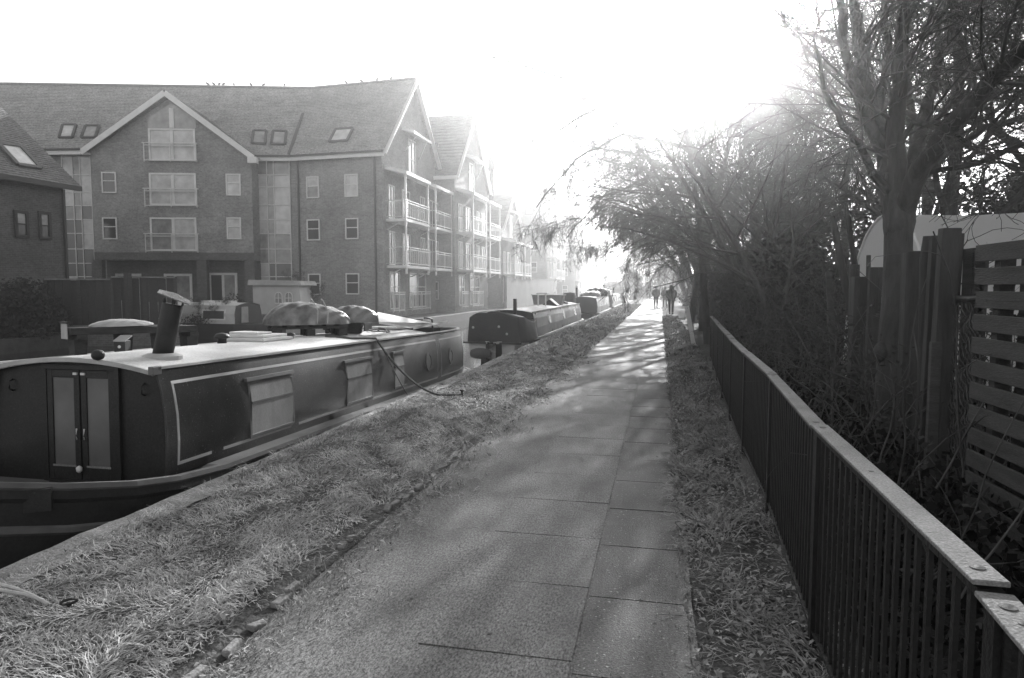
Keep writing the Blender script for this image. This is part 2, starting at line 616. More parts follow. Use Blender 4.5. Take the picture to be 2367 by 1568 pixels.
V_, F4 = join_np([
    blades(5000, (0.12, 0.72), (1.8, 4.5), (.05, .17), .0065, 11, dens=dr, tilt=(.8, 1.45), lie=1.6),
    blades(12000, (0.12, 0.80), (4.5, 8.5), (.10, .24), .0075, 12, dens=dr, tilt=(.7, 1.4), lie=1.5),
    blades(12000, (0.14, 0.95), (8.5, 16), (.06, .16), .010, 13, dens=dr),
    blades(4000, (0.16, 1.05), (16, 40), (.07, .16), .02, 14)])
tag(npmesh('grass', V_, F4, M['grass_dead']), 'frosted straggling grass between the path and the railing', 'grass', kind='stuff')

# fallen leaves lying in the right-hand verge and scattered along the path edge
g = np.random.default_rng(5)
N = 4200
x = np.concatenate([.10 + .75 * g.beta(1.6, 1.3, 3700), g.uniform(-2.1, -1.6, 500)])
y = 1.8 + 14 * g.random(N) ** 1.4
a = g.uniform(0, 6.28, N)
s = g.uniform(.007, .024, N)
z = gz(x, y) + 0.012 + g.uniform(0, .02, N)
ca, sa = np.cos(a), np.sin(a)
tz = g.normal(0, .5, N)
V_ = np.stack([np.stack([x - ca * s, y - sa * s, z - tz * s], 1), np.stack([x + sa * s * .6, y - ca * s * .6, z + s * .4], 1),
               np.stack([x + ca * s, y + sa * s, z + tz * s], 1), np.stack([x - sa * s * .6, y + ca * s * .6, z + s * .4], 1)], 1).reshape(-1, 3)
tag(npmesh('fallen_leaves', V_, (np.arange(N) * 4)[:, None] + np.arange(4)[None], M['litter']), 'frosted fallen leaves strewn along the edges of the path', 'leaves', kind='stuff')

# dark ivy carpeting the ground behind the railing
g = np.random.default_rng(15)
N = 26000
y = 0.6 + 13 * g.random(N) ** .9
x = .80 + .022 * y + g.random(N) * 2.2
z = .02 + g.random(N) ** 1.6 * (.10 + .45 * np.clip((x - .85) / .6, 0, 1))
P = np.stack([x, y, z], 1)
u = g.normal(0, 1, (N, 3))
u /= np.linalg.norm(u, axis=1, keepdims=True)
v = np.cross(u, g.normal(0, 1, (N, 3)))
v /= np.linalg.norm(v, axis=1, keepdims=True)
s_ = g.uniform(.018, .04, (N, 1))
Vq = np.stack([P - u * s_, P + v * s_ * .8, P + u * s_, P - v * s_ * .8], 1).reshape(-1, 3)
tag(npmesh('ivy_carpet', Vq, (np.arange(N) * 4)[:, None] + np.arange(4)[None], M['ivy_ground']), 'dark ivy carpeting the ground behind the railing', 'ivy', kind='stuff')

# grit and small stones loose on the path
g = np.random.default_rng(31)
N = 2600
x = np.where(g.random(N) < .5, g.uniform(-1.9, .25, N), g.choice([-1.8, .12], N) + g.normal(0, .14, N))
y = 1.7 + 10 * g.random(N) ** 1.6
s_ = g.uniform(.002, .0065, N) * (1 + (g.random(N) > .97) * 1.6)
c4 = np.array([(1, 0, -.4), (-.6, .8, -.4), (-.5, -.9, -.4), (.1, .1, .7)])
a = g.uniform(0, 6.28, N)
rx = c4[None, :, 0] * np.cos(a)[:, None] - c4[None, :, 1] * np.sin(a)[:, None]
ry = c4[None, :, 0] * np.sin(a)[:, None] + c4[None, :, 1] * np.cos(a)[:, None]
V_ = np.stack([x[:, None] + rx * s_[:, None], y[:, None] + ry * s_[:, None], .003 + (c4[None, :, 2] + .4) * s_[:, None]], 2).reshape(-1, 3)
F3 = ((np.arange(N) * 4)[:, None, None] + np.array([(0, 1, 3), (1, 2, 3), (2, 0, 3)])[None]).reshape(-1, 3)
tag(npmesh('gravel', V_, F3, M['stone']), 'loose grit and small stones scattered over the path', 'grit', kind='stuff')

# short dead stalks and twigs littering the verge under the railing
g = np.random.default_rng(41)
N = 900
x = .14 + .65 * g.random(N)
y = 1.8 + 10 * g.random(N) ** 1.4
a, L, el = g.uniform(0, 6.28, N), g.uniform(.03, .16, N), g.uniform(-.1, .5, N)
p0 = np.stack([x, y, gz(x, y) + .012], 1)
dv0 = np.stack([np.cos(a) * np.cos(el), np.sin(a) * np.cos(el), np.sin(el)], 1) * L[:, None]
sd0 = np.stack([-np.sin(a), np.cos(a), np.zeros(N)], 1) * .0022
up0 = np.array([0, 0, .003])
V_ = np.stack([p0 - sd0, p0 + sd0, p0 + up0, p0 + dv0 - sd0 * .5, p0 + dv0 + sd0 * .5, p0 + dv0 + up0], 1).reshape(-1, 3)
F4 = ((np.arange(N) * 6)[:, None, None] + np.array([(0, 1, 4, 3), (1, 2, 5, 4), (2, 0, 3, 5)])[None]).reshape(-1, 4)
tag(npmesh('twig_litter', V_, F4, M['litter']), 'short dead stalks and twigs littering the verge beside the railing', 'twigs', kind='stuff')
# ------------------------------------------------------------------ buildings across the water
class Fac:                            # an upright facade through two sighted points
    def __init__(self, px0, d0, px1, d1, py=500):
        a, b = D(px0, py, d0), D(px1, py, d1)
        self.o = Vector((a.x, a.y, 0))
        t = Vector((b.x - a.x, b.y - a.y, 0))
        self.L = t.length
        self.t = t.normalized()
        self.n = Vector((self.t.y, -self.t.x, 0))          # towards the viewer's side
        if self.n.dot(CAM - self.o) < 0:
            self.n = -self.n

    def uz(self, px, py):
        d = ray(px, py)
        k = (self.o - CAM).dot(self.n) / d.dot(self.n)
        p = CAM + d * k
        return (p - self.o).dot(self.t), p.z

    def P(self, u, z, off=0.0):
        return Vector((self.o.x + self.t.x * u + self.n.x * off, self.o.y + self.t.y * u + self.n.y * off, z))

    def bar(self, mb, u0, u1, z0, z1, off, th):             # box on the facade: from off to off+th
        a = [self.P(u0, z0, off), self.P(u1, z0, off), self.P(u1, z1, off), self.P(u0, z1, off)]
        mb.extr(a, self.n * th)
        return mb


def window(fc, u0, u1, z0, z1, root, org, panes=('pane_pale', 'pane_dark'), mull=(), trans=(0.55,), fw=0.07, name='window', off=0.012, bars=0.05):
    mb = MB()
    for a in ((u0, u1, z0, z0 + fw), (u0, u1, z1 - fw, z1), (u0, u0 + fw, z0 + fw, z1 - fw), (u1 - fw, u1, z0 + fw, z1 - fw)):
        fc.bar(mb, *a, off, 0.07)
    us = [u0 + fw] + [u0 + (u1 - u0) * k for k in mull] + [u1 - fw]
    zs = [z0 + fw] + [z0 + (z1 - z0) * k for k in trans] + [z1 - fw]
    for k in us[1:-1]:
        fc.bar(mb, k - bars / 2, k + bars / 2, z0 + fw, z1 - fw, off + .003, 0.06)
    for k in zs[1:-1]:
        fc.bar(mb, u0 + fw, u1 - fw, k - bars / 2, k + bars / 2, off + .006, 0.05)
    fr = mb.build(name, M['white'], root, org)
    i = 0
    for zi in range(len(zs) - 1):
        for ui in range(len(us) - 1):
            pb = fc.bar(MB(), us[ui], us[ui + 1], zs[zi], zs[zi + 1], off, 0.02)
            pb.build('pane', M[panes[i % len(panes)]], fr, None if False else org)
            i += 1
    return fr


def pxwin(fc, px0, py0, px1, py1, root, org, **k):
    u0, z1 = fc.uz(px0, py0)
    u1, z0 = fc.uz(px1, py1)
    return window(fc, u0, u1, z0, z1, root, org, **k)


def railing(fc, u0, u1, z0, z1, root, org, off=0.25, mids=1, bars=0, name='balcony_railing', t=0.045, m_='steel_white'):
    mb = MB()
    fc.bar(mb, u0 - .1, u1 + .1, z1, z1 + t, off, t)
    fc.bar(mb, u0, u1, z1 - .14, z1 - .14 + t, off, t)
    fc.bar(mb, u0, u1, z0, z0 + t, off, t)
    for k in range(mids + 2):
        u = u0 + (u1 - u0) * k / (mids + 1)
        fc.bar(mb, u - t / 2, u + t / 2, z0 - .08, z1, off + .002, t)
    for k in range(bars):
        u = u0 + (u1 - u0) * (k + .5) / bars
        fc.bar(mb, u - .012, u + .012, z0, z1 - .14, off + .004, .024)
    for u in (u0, u1):               # back to the wall
        a, b = fc.P(u, z1, 0), fc.P(u, z1, off)
        mb.beam(a, b, t, t)
        a, b = fc.P(u, z0 + .02, 0), fc.P(u, z0 + .02, off)
        mb.beam(a, b, t, t)
    return mb.build(name, M[m_], root, org)


def courses(e0, e1, r1, r0, n, lift=0.022):
    """roof slope as overlapping tile courses; e0-e1 eaves, r0-r1 ridge"""
    e0, e1, r0, r1 = map(Vector, (e0, e1, r0, r1))
    nn = (e1 - e0).cross(r0 - e0).normalized()
    if nn.z < 0:
        nn = -nn
    mb = MB()
    for k in range(n):
        a, b = k / n, (k + 1) / n
        p0, p1 = e0.lerp(r0, a) + nn * lift, e1.lerp(r1, a) + nn * lift
        q0, q1 = e0.lerp(r0, b), e1.lerp(r1, b)
        mb.quad(p0, p1, q1, q0)
        mb.quad(e0.lerp(r0, a), e1.lerp(r1, a), p1, p0)
    return mb


def skylight(fa, fb, fc_, fd, root, org, pane='pane_pale', w=0.09):
    """four corner points on the slope, low-left, low-right, high-right, high-left"""
    c = [Vector(p) for p in (fa, fb, fc_, fd)]
    nn = (c[1] - c[0]).cross(c[3] - c[0]).normalized()
    if nn.z < 0:
        nn = -nn
    mb = MB()
    for i in range(4):
        mb.beam(c[i] + nn * .06, c[(i + 1) % 4] + nn * .06, w * 1.6, 0.12, up=nn)
    fr = mb.build('roof_window', M['lead'], root, org)
    MB().extr([p + nn * .04 for p in c], nn * .03).build('pane', M[pane], fr, org)


# ---- the long block with the gable
org = D(400, 667, 39.3)
org.z = 0
B = thing('apartment_block', 'long brick apartment block with a big white-edged gable, tall stair windows and canal balconies', 'building', org)
PG = Fac(216, 39.0, 584, 39.5)        # front of the gable
PR = Fac(160, 40.3, 672, 40.9)        # the recessed wall beside it
PW = Fac(672, 40.9, 884, 39.3)        # the wing towards the canal
ZE = 9.35
ZR = 14.9
uA = PR.uz(60, 500)[0]
uB = PR.uz(676, 500)[0]
crn = PW.P(PW.uz(884, 500)[0], 0)     # corner at the canal
XB = crn.x
Y0, Y1 = crn.y, crn.y + 10.2
mb = MB()
# walls (body)
p0, p1 = PR.P(uA - 9, 0), PR.P(uB, 0)
for z0, z1 in ((-.6, ZE),):
    a = [p0, p1, crn, Vector((XB, Y1, 0)), p1 - PR.n * 10.2, p0 - PR.n * 10.2]
    mb.extr([Vector((q.x, q.y, z0)) for q in a], (0, 0, z1 - z0))
mb.build('wall', M['brick'], B, org)
# canal end gable
ym = (Y0 + Y1) / 2
gb = MB().extr([(XB - .01, Y0 + .01, ZE), (XB - .01, Y1 - .01, ZE), (XB - .01, ym, ZR - .25)], (-.3, 0, 0))
gb.build('gable_wall', M['brick'], B, org)
# gable towards the viewer
uL, uR = PG.uz(216, 500)[0], PG.uz(584, 500)[0]
uM = PG.uz(398, 500)[0]
zA = PG.uz(397, 226)[1]
zS = PG.uz(216, 350)[1]
zlow = PG.uz(400, 601)[1]
gb = MB().extr([PG.P(uL, zlow), PG.P(uR, zlow), PG.P(uR, zS), PG.P(uM, zA - .1), PG.P(uL, zS)], -PG.n * 1.4)
gb.build('gable_wall', M['brick'], B, org)
# soldier band under the gable and columns below it
mb = MB()
zb = PG.uz(400, 584)[1]
PG.bar(mb, uL - .02, uR + .02, zlow - .01, zb, 0.004, 0.05)
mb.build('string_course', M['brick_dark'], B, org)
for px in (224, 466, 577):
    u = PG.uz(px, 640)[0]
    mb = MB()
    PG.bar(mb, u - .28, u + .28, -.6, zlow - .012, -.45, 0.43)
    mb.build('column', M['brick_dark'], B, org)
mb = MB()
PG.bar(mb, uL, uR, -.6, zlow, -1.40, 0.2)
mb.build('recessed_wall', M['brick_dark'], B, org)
# roof: three slopes in tile courses
E0, E1 = PR.P(uA - 9, ZE, .38), PR.P(uB - .05, ZE, .38)
E2 = Vector((XB + .25, Y0 - .32, ZE))
R2 = Vector((XB + .25, ym, ZR))
_r1 = D(722, 208, 45.6)
R1 = Vector((_r1.x, _r1.y, ZR))
R0 = R1 + (E0 - E1) * 1.02
R0.z = ZR
roof = courses(E0, E1, R1, R0, 44).build('roof', M['tile'], B, org)
courses(E1, E2, R2, R1, 44).build('roof', M['tile'], B, org)
E3 = Vector((XB + .25, Y1 + .3, ZE))
E4 = Vector((R1.x, R1.y + 5.4, ZE))
E5 = E4 + (R0 - R1)
MB().quad(E3, E4, R1, R2).quad(E4, E5, R0, R1).build('roof', M['tile'], B, org)
MB().beam(R0 + Vector((0, 0, .04)), R1 + Vector((0, 0, .04)), .24, .14).beam(R1 + Vector((0, 0, .041)), R2 + Vector((0, 0, .041)), .24, .14).build('ridge_tile', M['tile_dark'], B, org)
MB().beam(E1.lerp(R1, .02) + Vector((0, -.05, .05)), E1.lerp(R1, .6) + Vector((0, -.05, .05)), .16, .03).build('valley', M['lead'], B, org)
# gable roof planes and white barge boards
gz_ = zA + .30
back = -PG.n * 7.5
ap = PG.P(uM, gz_, .45)
sL, sR = PG.P(*PG.uz(196, 350), .45), PG.P(*PG.uz(590, 362), .45)
courses(sL, sL + back, ap + back, ap, 24).build('gable_roof', M['tile'], B, org)
courses(sR + back, sR, ap, ap + back, 24).build('gable_roof', M['tile'], B, org)
dn = Vector((0, 0, -.15))
mb = MB().beam(sL + dn, ap + dn, .05, .30, up=PG.n.cross((ap - sL).normalized())).beam(sR + dn, ap + dn, .052, .30, up=PG.n.cross((ap - sR).normalized()))
mb.box(sR + Vector((0, 0, -.3)), (.5, .4, .35), rot=Matrix.Rotation(math.atan2(PG.t.y, PG.t.x), 3, 'Z'))
mb.build('barge_board', M['fascia'], B, org)
# eaves boards and gutters
for a, b in ((E0, sL + Vector((0, 0, 0))), (E1.lerp(E0, .135), E1), (E1, E2)):
    a, b = Vector((a.x, a.y, ZE - .12)), Vector((b.x, b.y, ZE - .12))
    MB().beam(a, b, .06, .26).build('eaves_board', M['fascia'], B, org)
for a, b in ((E0, Vector((sL.x, sL.y, 0))), (E1.lerp(E0, .135), E1), (E1, E2)):
    q = (PR.n if a is not E1 else PW.n) * .09
    MB().beam(Vector((a.x, a.y, ZE + .02)) + q, Vector((b.x, b.y, ZE + .02)) + q, .12, .09).build('gutter', M['pipe'], B, org)
for fc, px in ((PW, 692), (PW, 868)):
    u = fc.uz(px, 500)[0]
    mb = MB()
    fc.bar(mb, u - .045, u + .045, 0, ZE - .2, .01, .09)
    mb.build('downpipe', M['pipe'], B, org)
# end gable verge boards
mb = MB()
for a, b in ((E2, R2), (E3, R2)):
    mb.beam(a + Vector((.05, 0, -.14)), b + Vector((.05, 0, -.14)), .06, .26, up=(0, 1, 0) if False else (1, 0, 0))
mb.build('verge_board', M['fascia'], B, org)
# windows of the gable front
for q, pn in (((235, 398, 271, 447), ('pane_dark',)), ((237, 503, 273, 554), ('pane_dark',)), ((522, 402, 558, 453), ('pane_pale',)), ((524, 503, 559, 554), ('pane_pale',))):
    pxwin(PG, *q, B, org, panes=pn, trans=(.58,))
for q, rl, pn in (((343, 297, 454, 374), (337, 333, 458, 374), ('pane_pale',)), ((345, 400, 456, 476), (339, 438, 460, 478), ('pane_pale',)),
                  ((347, 503, 457, 581), (341, 542, 462, 582), ('pane_mid', 'pane_pale'))):
    fr = pxwin(PG, *q, B, org, panes=pn, trans=(), mull=(.5,), fw=.10, bars=.16, name='french_window')
    u0, z1 = PG.uz(rl[0], rl[1])
    u1, z0 = PG.uz(rl[2], rl[3])
    railing(PG, u0, u1, z0, z1, B, org)
# glazed peak above the top window
u0, z0 = PG.uz(343, 296)
u1, _ = PG.uz(454, 296)
zt = PG.uz(343, 272)[1]
za = PG.uz(398, 240)[1]
uc = (u0 + u1) / 2
pk = MB().extr([PG.P(u0, z0, .012), PG.P(u1, z0, .012), PG.P(u1, zt, .012), PG.P(uc, za, .012), PG.P(u0, zt, .012)], PG.n * .03).build('gable_panel', M['pane_mid'], B, org)
mb = MB()
PG.bar(mb, uc - .13, uc + .13, z0, za - .25, .045, .05)
mb.build('mullion', M['white'], pk, org)
# ground floor patio doors in the shade
PB = Fac(216, 40.15, 584, 40.7)
for q, mu in (((380, 633, 447, 700), (.4,)), ((483, 631, 551, 700), (.5,)), ((268, 633, 330, 700), (.5,))):
    pxwin(PB, *q, B, org, panes=('pane_dark', 'pane_mid'), trans=(), mull=mu, fw=.14, bars=.14, name='patio_door', off=.03)


# stair glazing: a grid of pale and dark panels
def stair(fc, px0, px1, rows, cols, root, org, pick):
    u0, u1 = fc.uz(px0, 500)[0], fc.uz(px1, 500)[0]
    zs = [fc.uz((px0 + px1) / 2, r)[1] for r in rows]
    us = [u0 + (u1 - u0) * c for c in cols]
    mb = MB()
    t = .05
    for u in us:
        fc.bar(mb, u - t / 2, u + t / 2, zs[-1], zs[0], .03, .06)
    for z in zs:
        fc.bar(mb, u0, u1, z - t / 2, z + t / 2, .032, .05)
    fr = mb.build('stair_window', M['steel_white'], root, org)
    for i in range(len(zs) - 1):
        for j in range(len(us) - 1):
            pb = MB()
            fc.bar(pb, us[j] + t / 2, us[j + 1] - t / 2, zs[i + 1] + t / 2, zs[i] - t / 2, .02, .02)
            pb.build('pane', M[pick(i, j)], fr, org)


stair(PR, 585, 672, (372, 405, 433, 474, 508, 541, 576, 609, 640, 690), (0, .4, .58, 1), B, org,
      lambda i, j: 'pane_dark' if i >= 7 and j > 0 else ('pane_mid' if (j == 1 or i in (0, 5, 6)) else 'pane_pale'))
stair(PR, 150, 216, (362, 405, 445, 476, 508, 540, 576, 609, 640, 690), (0, .36, .62, 1), B, org,
      lambda i, j: 'pane_pale' if i < 3 and j != 1 or (i, j) in ((4, 2), (5, 2), (8, 0)) else ('pane_mid' if i < 4 and j < 2 else 'pane_dark'))
# wing windows
for q, pn in (((709, 409, 739, 458), ('pane_mid', 'pane_pale')), ((710, 508, 741, 556), ('pane_dark',)), ((713, 633, 743, 682), ('pane_dark',)),
              ((797, 404, 829, 455), ('pane_pale',)), ((799, 505, 830, 553), ('pane_dark',)), ((800, 632, 832, 681), ('pane_dark',))):
    pxwin(PW, *q, B, org, panes=pn, trans=(.55,))


# roof windows: sight the corners on the slope
def on_slope(px, py, a, b, c):
    n = (b - a).cross(c - a)
    d = ray(px, py)
    return CAM + d * ((a - CAM).dot(n) / d.dot(n))


for cs, pn in ((((138, 320), (168, 320), (177, 291), (146, 291)), 'pane_pale'), (((189, 320), (221, 320), (230, 293), (199, 293)), 'pane_mid'),
               (((583, 333), (613, 335), (616, 305), (587, 304)), 'pane_mid'), (((628, 335), (659, 336), (662, 306), (632, 305)), 'pane_mid')):
    skylight(*[on_slope(x_, y_, E0, E1, R1) for x_, y_ in cs], B, org, pane=pn)
skylight(*[on_slope(x_, y_, E1, E2, R1) for x_, y_ in ((762, 330), (803, 327), (817, 299), (777, 301))], B, org, pane='pane_pale')


# canal end: balconies in two stacks with sloping canopies
def canal_end(root, org, XB, Y0, Y1, zf, zc, seed, peakwin=True):
    fc = Fac(900, 40, 901, 40.01)
    fc.o = Vector((XB, Y0, 0))
    fc.t = Vector((0, 1, 0))
    fc.n = Vector((1, 0, 0))
    W_ = Y1 - Y0
    for (a, b) in ((.05, .45), (.58, .95)):
        u0, u1 = W_ * a, W_ * b
        for zl in zf:
            mb = MB()
            fc.bar(mb, u0, u1, zl - .16, zl, .0, 1.25)
            bal = mb.build('balcony', M['fascia'], root, org)
            for u in (u0 + .1, u1 - .1):
                MB().beam(fc.P(u, zl - .62, .02), fc.P(u, zl - .2, .9), .05, .05).build('bracket', M['steel_white'], bal, org)
            railing(fc, u0, u1, zl + .1, zl + 1.05, bal, org, off=1.2, mids=1, bars=13, name='railing')
        for u in (u0 + .1, u1 - .1):
            fc.bar(MB(), u - .05, u + .05, zf[0] - .5, zc + .1, 1.14, .10).build('balcony_post', M['steel_white'], root, org)
        cb = MB().extr([fc.P(u0 - .1, zc + .35, 0), fc.P(u1 + .1, zc + .35, 0), fc.P(u1 + .1, zc, 1.35), fc.P(u0 - .1, zc, 1.35)], (0, 0, .2))
        cb.build('canopy', M['fascia'], root, org)
        for zl in zf:
            window(fc, u0 + .3, u0 + 1.2, zl + .05, zl + 2.05, root, org, panes=('pane_mid', 'pane_pale'), trans=(.5,), mull=(.5,))
            window(fc, u1 - 1.6, u1 - .3, zl + .05, zl + 2.05, root, org, panes=('pane_mid', 'pane_dark'), trans=(), mull=(.5,), name='french_window')
    # ground floor windows behind low railings
    for a, b in ((.07, .25), (.38, .72)):
        u0, u1 = W_ * a, W_ * b
        window(fc, u0 + .15, u1 - .15, .35, 2.6, root, org, panes=('pane_mid', 'pane_dark'), trans=(.6,), mull=(.5,), name='french_window')
        railing(fc, u0, u1, .25, 1.35, root, org, off=.3, mids=1, bars=8)
    if peakwin:
        um = W_ / 2
        window(fc, um - 1.0, um + .35, zc + .75, zc + 2.9, root, org, panes=('pane_pale',), trans=(.42,), mull=(.5,), fw=.1)
        mb = MB().extr([fc.P(um - 1.9, zc + 3.2, 0), fc.P(um + 1.4, zc + 3.2, 0), fc.P(um + 1.4, zc + 2.95, .8), fc.P(um - 1.9, zc + 2.95, .8)], (0, 0, .16))
        mb.build('canopy', M['fascia'], root, org)
        for ua, ub in ((-1.6, -1.0), (1.1, .9)):
            MB().beam(fc.P(um + ua, zc + 1.9, .02), fc.P(um + ub, zc + 2.95, .6), .06, .06).build('strut', M['steel_white'], root, org)


canal_end(B, org, XB, Y0, Y1, (2.95, 5.65), 8.15, 3)


# ---- further blocks with their gables to the canal
def block(label, XC, y0, y1, ze, zr, length, floors, seed, zc, tile='tile', depth=None, n=20):
    org = Vector((XC, y0, 0))
    b = thing('apartment_block', label, 'building', org)
    ym = (y0 + y1) / 2
    MB().span((XC - length, y0, -.6), (XC, y1, ze)).build('wall', M['brick'], b, org)
    MB().extr([(XC - .01, y0 + .01, ze), (XC - .01, y1 - .01, ze), (XC - .01, ym, zr - .25)], (-.3, 0, 0)).build('gable_wall', M['brick'], b, org)
    a0, a1 = Vector((XC + .25, y0 - .35, ze - .05)), Vector((XC - length, y0 - .35, ze - .05))
    r0, r1 = Vector((XC + .25, ym, zr)), Vector((XC - length, ym, zr))
    courses(a1, a0, r0, r1, n).build('roof', M[tile], b, org)
    MB().quad((XC + .25, y1 + .35, ze - .05), (XC - length, y1 + .35, ze - .05), r1, r0).build('roof', M[tile], b, org)
    mb = MB()
    for a in (a0, Vector((XC + .25, y1 + .35, ze - .05))):
        mb.beam(a + Vector((.04, 0, -.14)), r0 + Vector((.04, 0, -.14)), .06, .26, up=(1, 0, 0))
    mb.beam(a0 + Vector((0, 0, -.1)), a1 + Vector((0, 0, -.1)), .06, .26)
    mb.build('verge_board', M['fascia'], b, org)
    canal_end(b, org, XC, y0, y1, floors, zc, seed)
    fc = Fac(900, 40, 901, 40.01)
    fc.o, fc.t, fc.n = Vector((XC, y0, 0)), Vector((-1, 0, 0)), Vector((0, -1, 0))
    for zl in (0.8,) + tuple(z + .7 for z in floors):
        window(fc, 1.2, 2.1, zl, zl + 1.3, b, org, panes=('pane_mid', 'pane_dark'), trans=(.5,))
    skylight((XC - 2.9, y0 - .35 + (ym - y0) * .3, ze + (zr - ze) * .3), (XC - 1.9, y0 - .35 + (ym - y0) * .3, ze + (zr - ze) * .3),
             (XC - 1.9, y0 - .35 + (ym - y0) * .52, ze + (zr - ze) * .5), (XC - 2.9, y0 - .35 + (ym - y0) * .52, ze + (zr - ze) * .5), b, org, pane='pane_mid')
    return b, org


bc, oc = block('second gabled brick block with stacked canal balconies, directly beyond the long block', -14.25, 46.8, 56.2, 9.5, 14.9, 9, (2.95, 5.65), 4, 8.2, tile='tile_dark')
# a tall flue at the far corner of the second block
mb = MB().lathe([(.2, 9), (.2, 11.4), (.3, 11.5), (.3, 12.3), (.16, 12.5), (.05, 12.9)], (-14.0, 56.6, 0), 10)
mb.build('flue', M['lead'], bc, oc, smooth=True)
block('lower brick block with a single balcony tier behind the long bank wall', -14.1, 60.5, 69.5, 7.0, 10.7, 12, (2.95,), 7, 5.7, tile='tile_dark', n=14)
block('third brick block with a long tiled roof, half hidden by hanging twigs', -14.1, 86.0, 95.0, 9.4, 14.9, 16, (2.95, 5.65), 5, 8.2, tile='tile_dark')
block('farthest brick block fading into the bright haze above the boats', -13.6, 112.0, 122.0, 8.9, 14.2, 14, (2.95, 5.65), 6, 8.0, tile='tile_dark')

# ---- small brick building at the left
HA = Fac(-140, 25.0, 156, 30.0)
oh = HA.P(HA.L * .5, 0)
H = thing('brick_house', 'small dark brick house with a steep tiled roof, one roof window and two wall windows', 'building', oh)
zeA = HA.uz(100, 421)[1]
uE = HA.uz(152, 560)[0]
MB().extr([HA.P(-6, -.6), HA.P(uE, -.6), HA.P(uE, zeA), HA.P(-6, zeA)], -HA.n * 7).build('wall', M['brick_dark'], H, oh)
e0, e1 = HA.P(-6, zeA - .02, .45), HA.P(uE + .5, zeA - .02, .45)
_q = D(4, 250, 31.3)
r1 = Vector((_q.x, _q.y, _q.z))
r0 = r1 - HA.t * 12
courses(e0, e1, r1, r0, 34).build('roof', M['tile_dark'], H, oh)
b1 = HA.P(uE + .5, zeA - .02, -7.4)
MB().quad(e1, b1, r1 + Vector((0, 0, .0)), r1 + Vector((0, 0, .001))).quad(b1, HA.P(-6, zeA - .02, -7.4), r0, r1).build('roof', M['tile_dark'], H, oh)
mb = MB().beam(e0 + Vector((0, 0, -.1)), e1 + Vector((0, 0, -.1)), .1, .2)
mb.build('gutter', M['pipe'], H, oh)
mb = MB()
u = HA.uz(150, 560)[0]
HA.bar(mb, u - .06, u + .04, 0, zeA - .2, .01, .09)
mb.build('downpipe', M['pipe'], H, oh)
skylight(*[on_slope(x_, y_, e0, e1, r1) for x_, y_ in ((40, 384), (92, 391), (46, 341), (-6, 334))], H, oh, pane='pane_pale', w=.12)
for q in ((30, 485, 66, 551), (86, 488, 118, 555)):
    fr = pxwin(HA, *q, H, oh, panes=('pane_dark', 'pane_mid'), trans=(.5,), fw=.12)
    fr.data.materials[0] = M['timber_dark']

# ---- birds along the ridge of the long block
mbird = MB()
mbird.lathe([(.005, -.16), (.05, -.1), (.075, 0), (.06, .07), (.02, .12)], (0, 0, .13), 8, rot=Matrix.Rotation(R(62), 3, 'X'))
mbird.lathe([(.005, -.04), (.035, 0), (.004, .05)], (0, -.09, .23), 6)
bird0 = mbird.build('bird', M['bird'], smooth=True)
spots = [(480, 195), (494, 196), (507, 196), (517, 197), (541, 198), (580, 199), (610, 201), (658, 204), (835, 200), (872, 198), (905, 196), (800, 202)]
for i, (px, py) in enumerate(spots):
    seg = (R0, R1) if px < 722 else (R1, R2)
    d = ray(px, py)
    nrm = Vector((seg[1].y - seg[0].y, seg[0].x - seg[1].x, 0))
    p = CAM + d * ((seg[0] - CAM).dot(nrm) / d.dot(nrm))
    o = bird0 if i == 0 else bird0.copy()
    if i:
        COL.objects.link(o)
    o.location = (p.x, p.y, ZR + .10)
    o.rotation_euler = (0, 0, rnd.uniform(0, 6))
    tag(o, 'small bird perched in the line along the ridge of the long block', 'bird', 'birds along the roof ridge')
# ------------------------------------------------------------------ the near narrowboat
BT = Vector((-4.80, 4.76, 0.06))
TILT = -0.0222
NB = thing('narrowboat', 'near dark narrowboat with a frosted white roof, twin end doors and a black chimney', 'boat', BT, (TILT, 0, 0))
MBT = Matrix.Translation(BT) @ Matrix.Rotation(TILT, 4, 'X')


def bw_(x, y, z):
    return MBT @ Vector((x, y, z))


# hull
st = [(-2.0, .03, .47), (-1.75, .33, .40), (-1.4, .62, .30), (-.95, .88, .19), (-.5, 1.03, .10), (-.1, 1.085, .045), (.5, 1.09, .0), (3, 1.09, 0), (6, 1.09, 0), (7.8, 1.08, 0),
      (8.6, 1.02, .0), (9.3, .85, .0), (9.9, .55, 0), (10.2, .15, 0)]
hull = MB()
for s in (1, -1):
    rows = []
    for y, b, z in st:
        rows.append([(s * (b - .06 if b > .1 else .0), y, z), (s * b, y, z), (s * (b + .015), y, z - .10), (s * b, y, z - .13), (s * (b * .985), y, -.30), (s * (b * .93), y, -.95)])
    hull.grid(rows)
hull.build('hull', M['boat_black'], NB, smooth=False)
dk = MB()
for s in (1, -1):
    dk.grid([[(0, y, min(z, .0) - (.14 if y < 0 else .001)), (s * max(b - .05, .0), y, min(z, .0) - (.14 if y < 0 else .001))] for y, b, z in st])
dk.build('deck', M['gunwale'], NB)
gw = MB()
for s in (1, -1):
    gw.grid([[(s * max(b - .05, 0), y, z - .16 if y < -.2 else z - .01), (s * max(b - .05, 0), y, z + .008), (s * (b + .012), y, z + .008), (s * (b + .02), y, z - .028), (s * b, y, z - .05)] for y, b, z in st])
gw.build('gunwale', M['gunwale'], NB, smooth=False)
rb = MB()
for s in (1, -1):
    rb.grid([[(s * b * .99, y, z - .28), (s * (b * .99 + .03), y, z - .295), (s * (b * .99 + .03), y, z - .33), (s * b * .985, y, z - .35)] for y, b, z in st])
rb.build('rubbing_strake', M['gunwale'], NB)
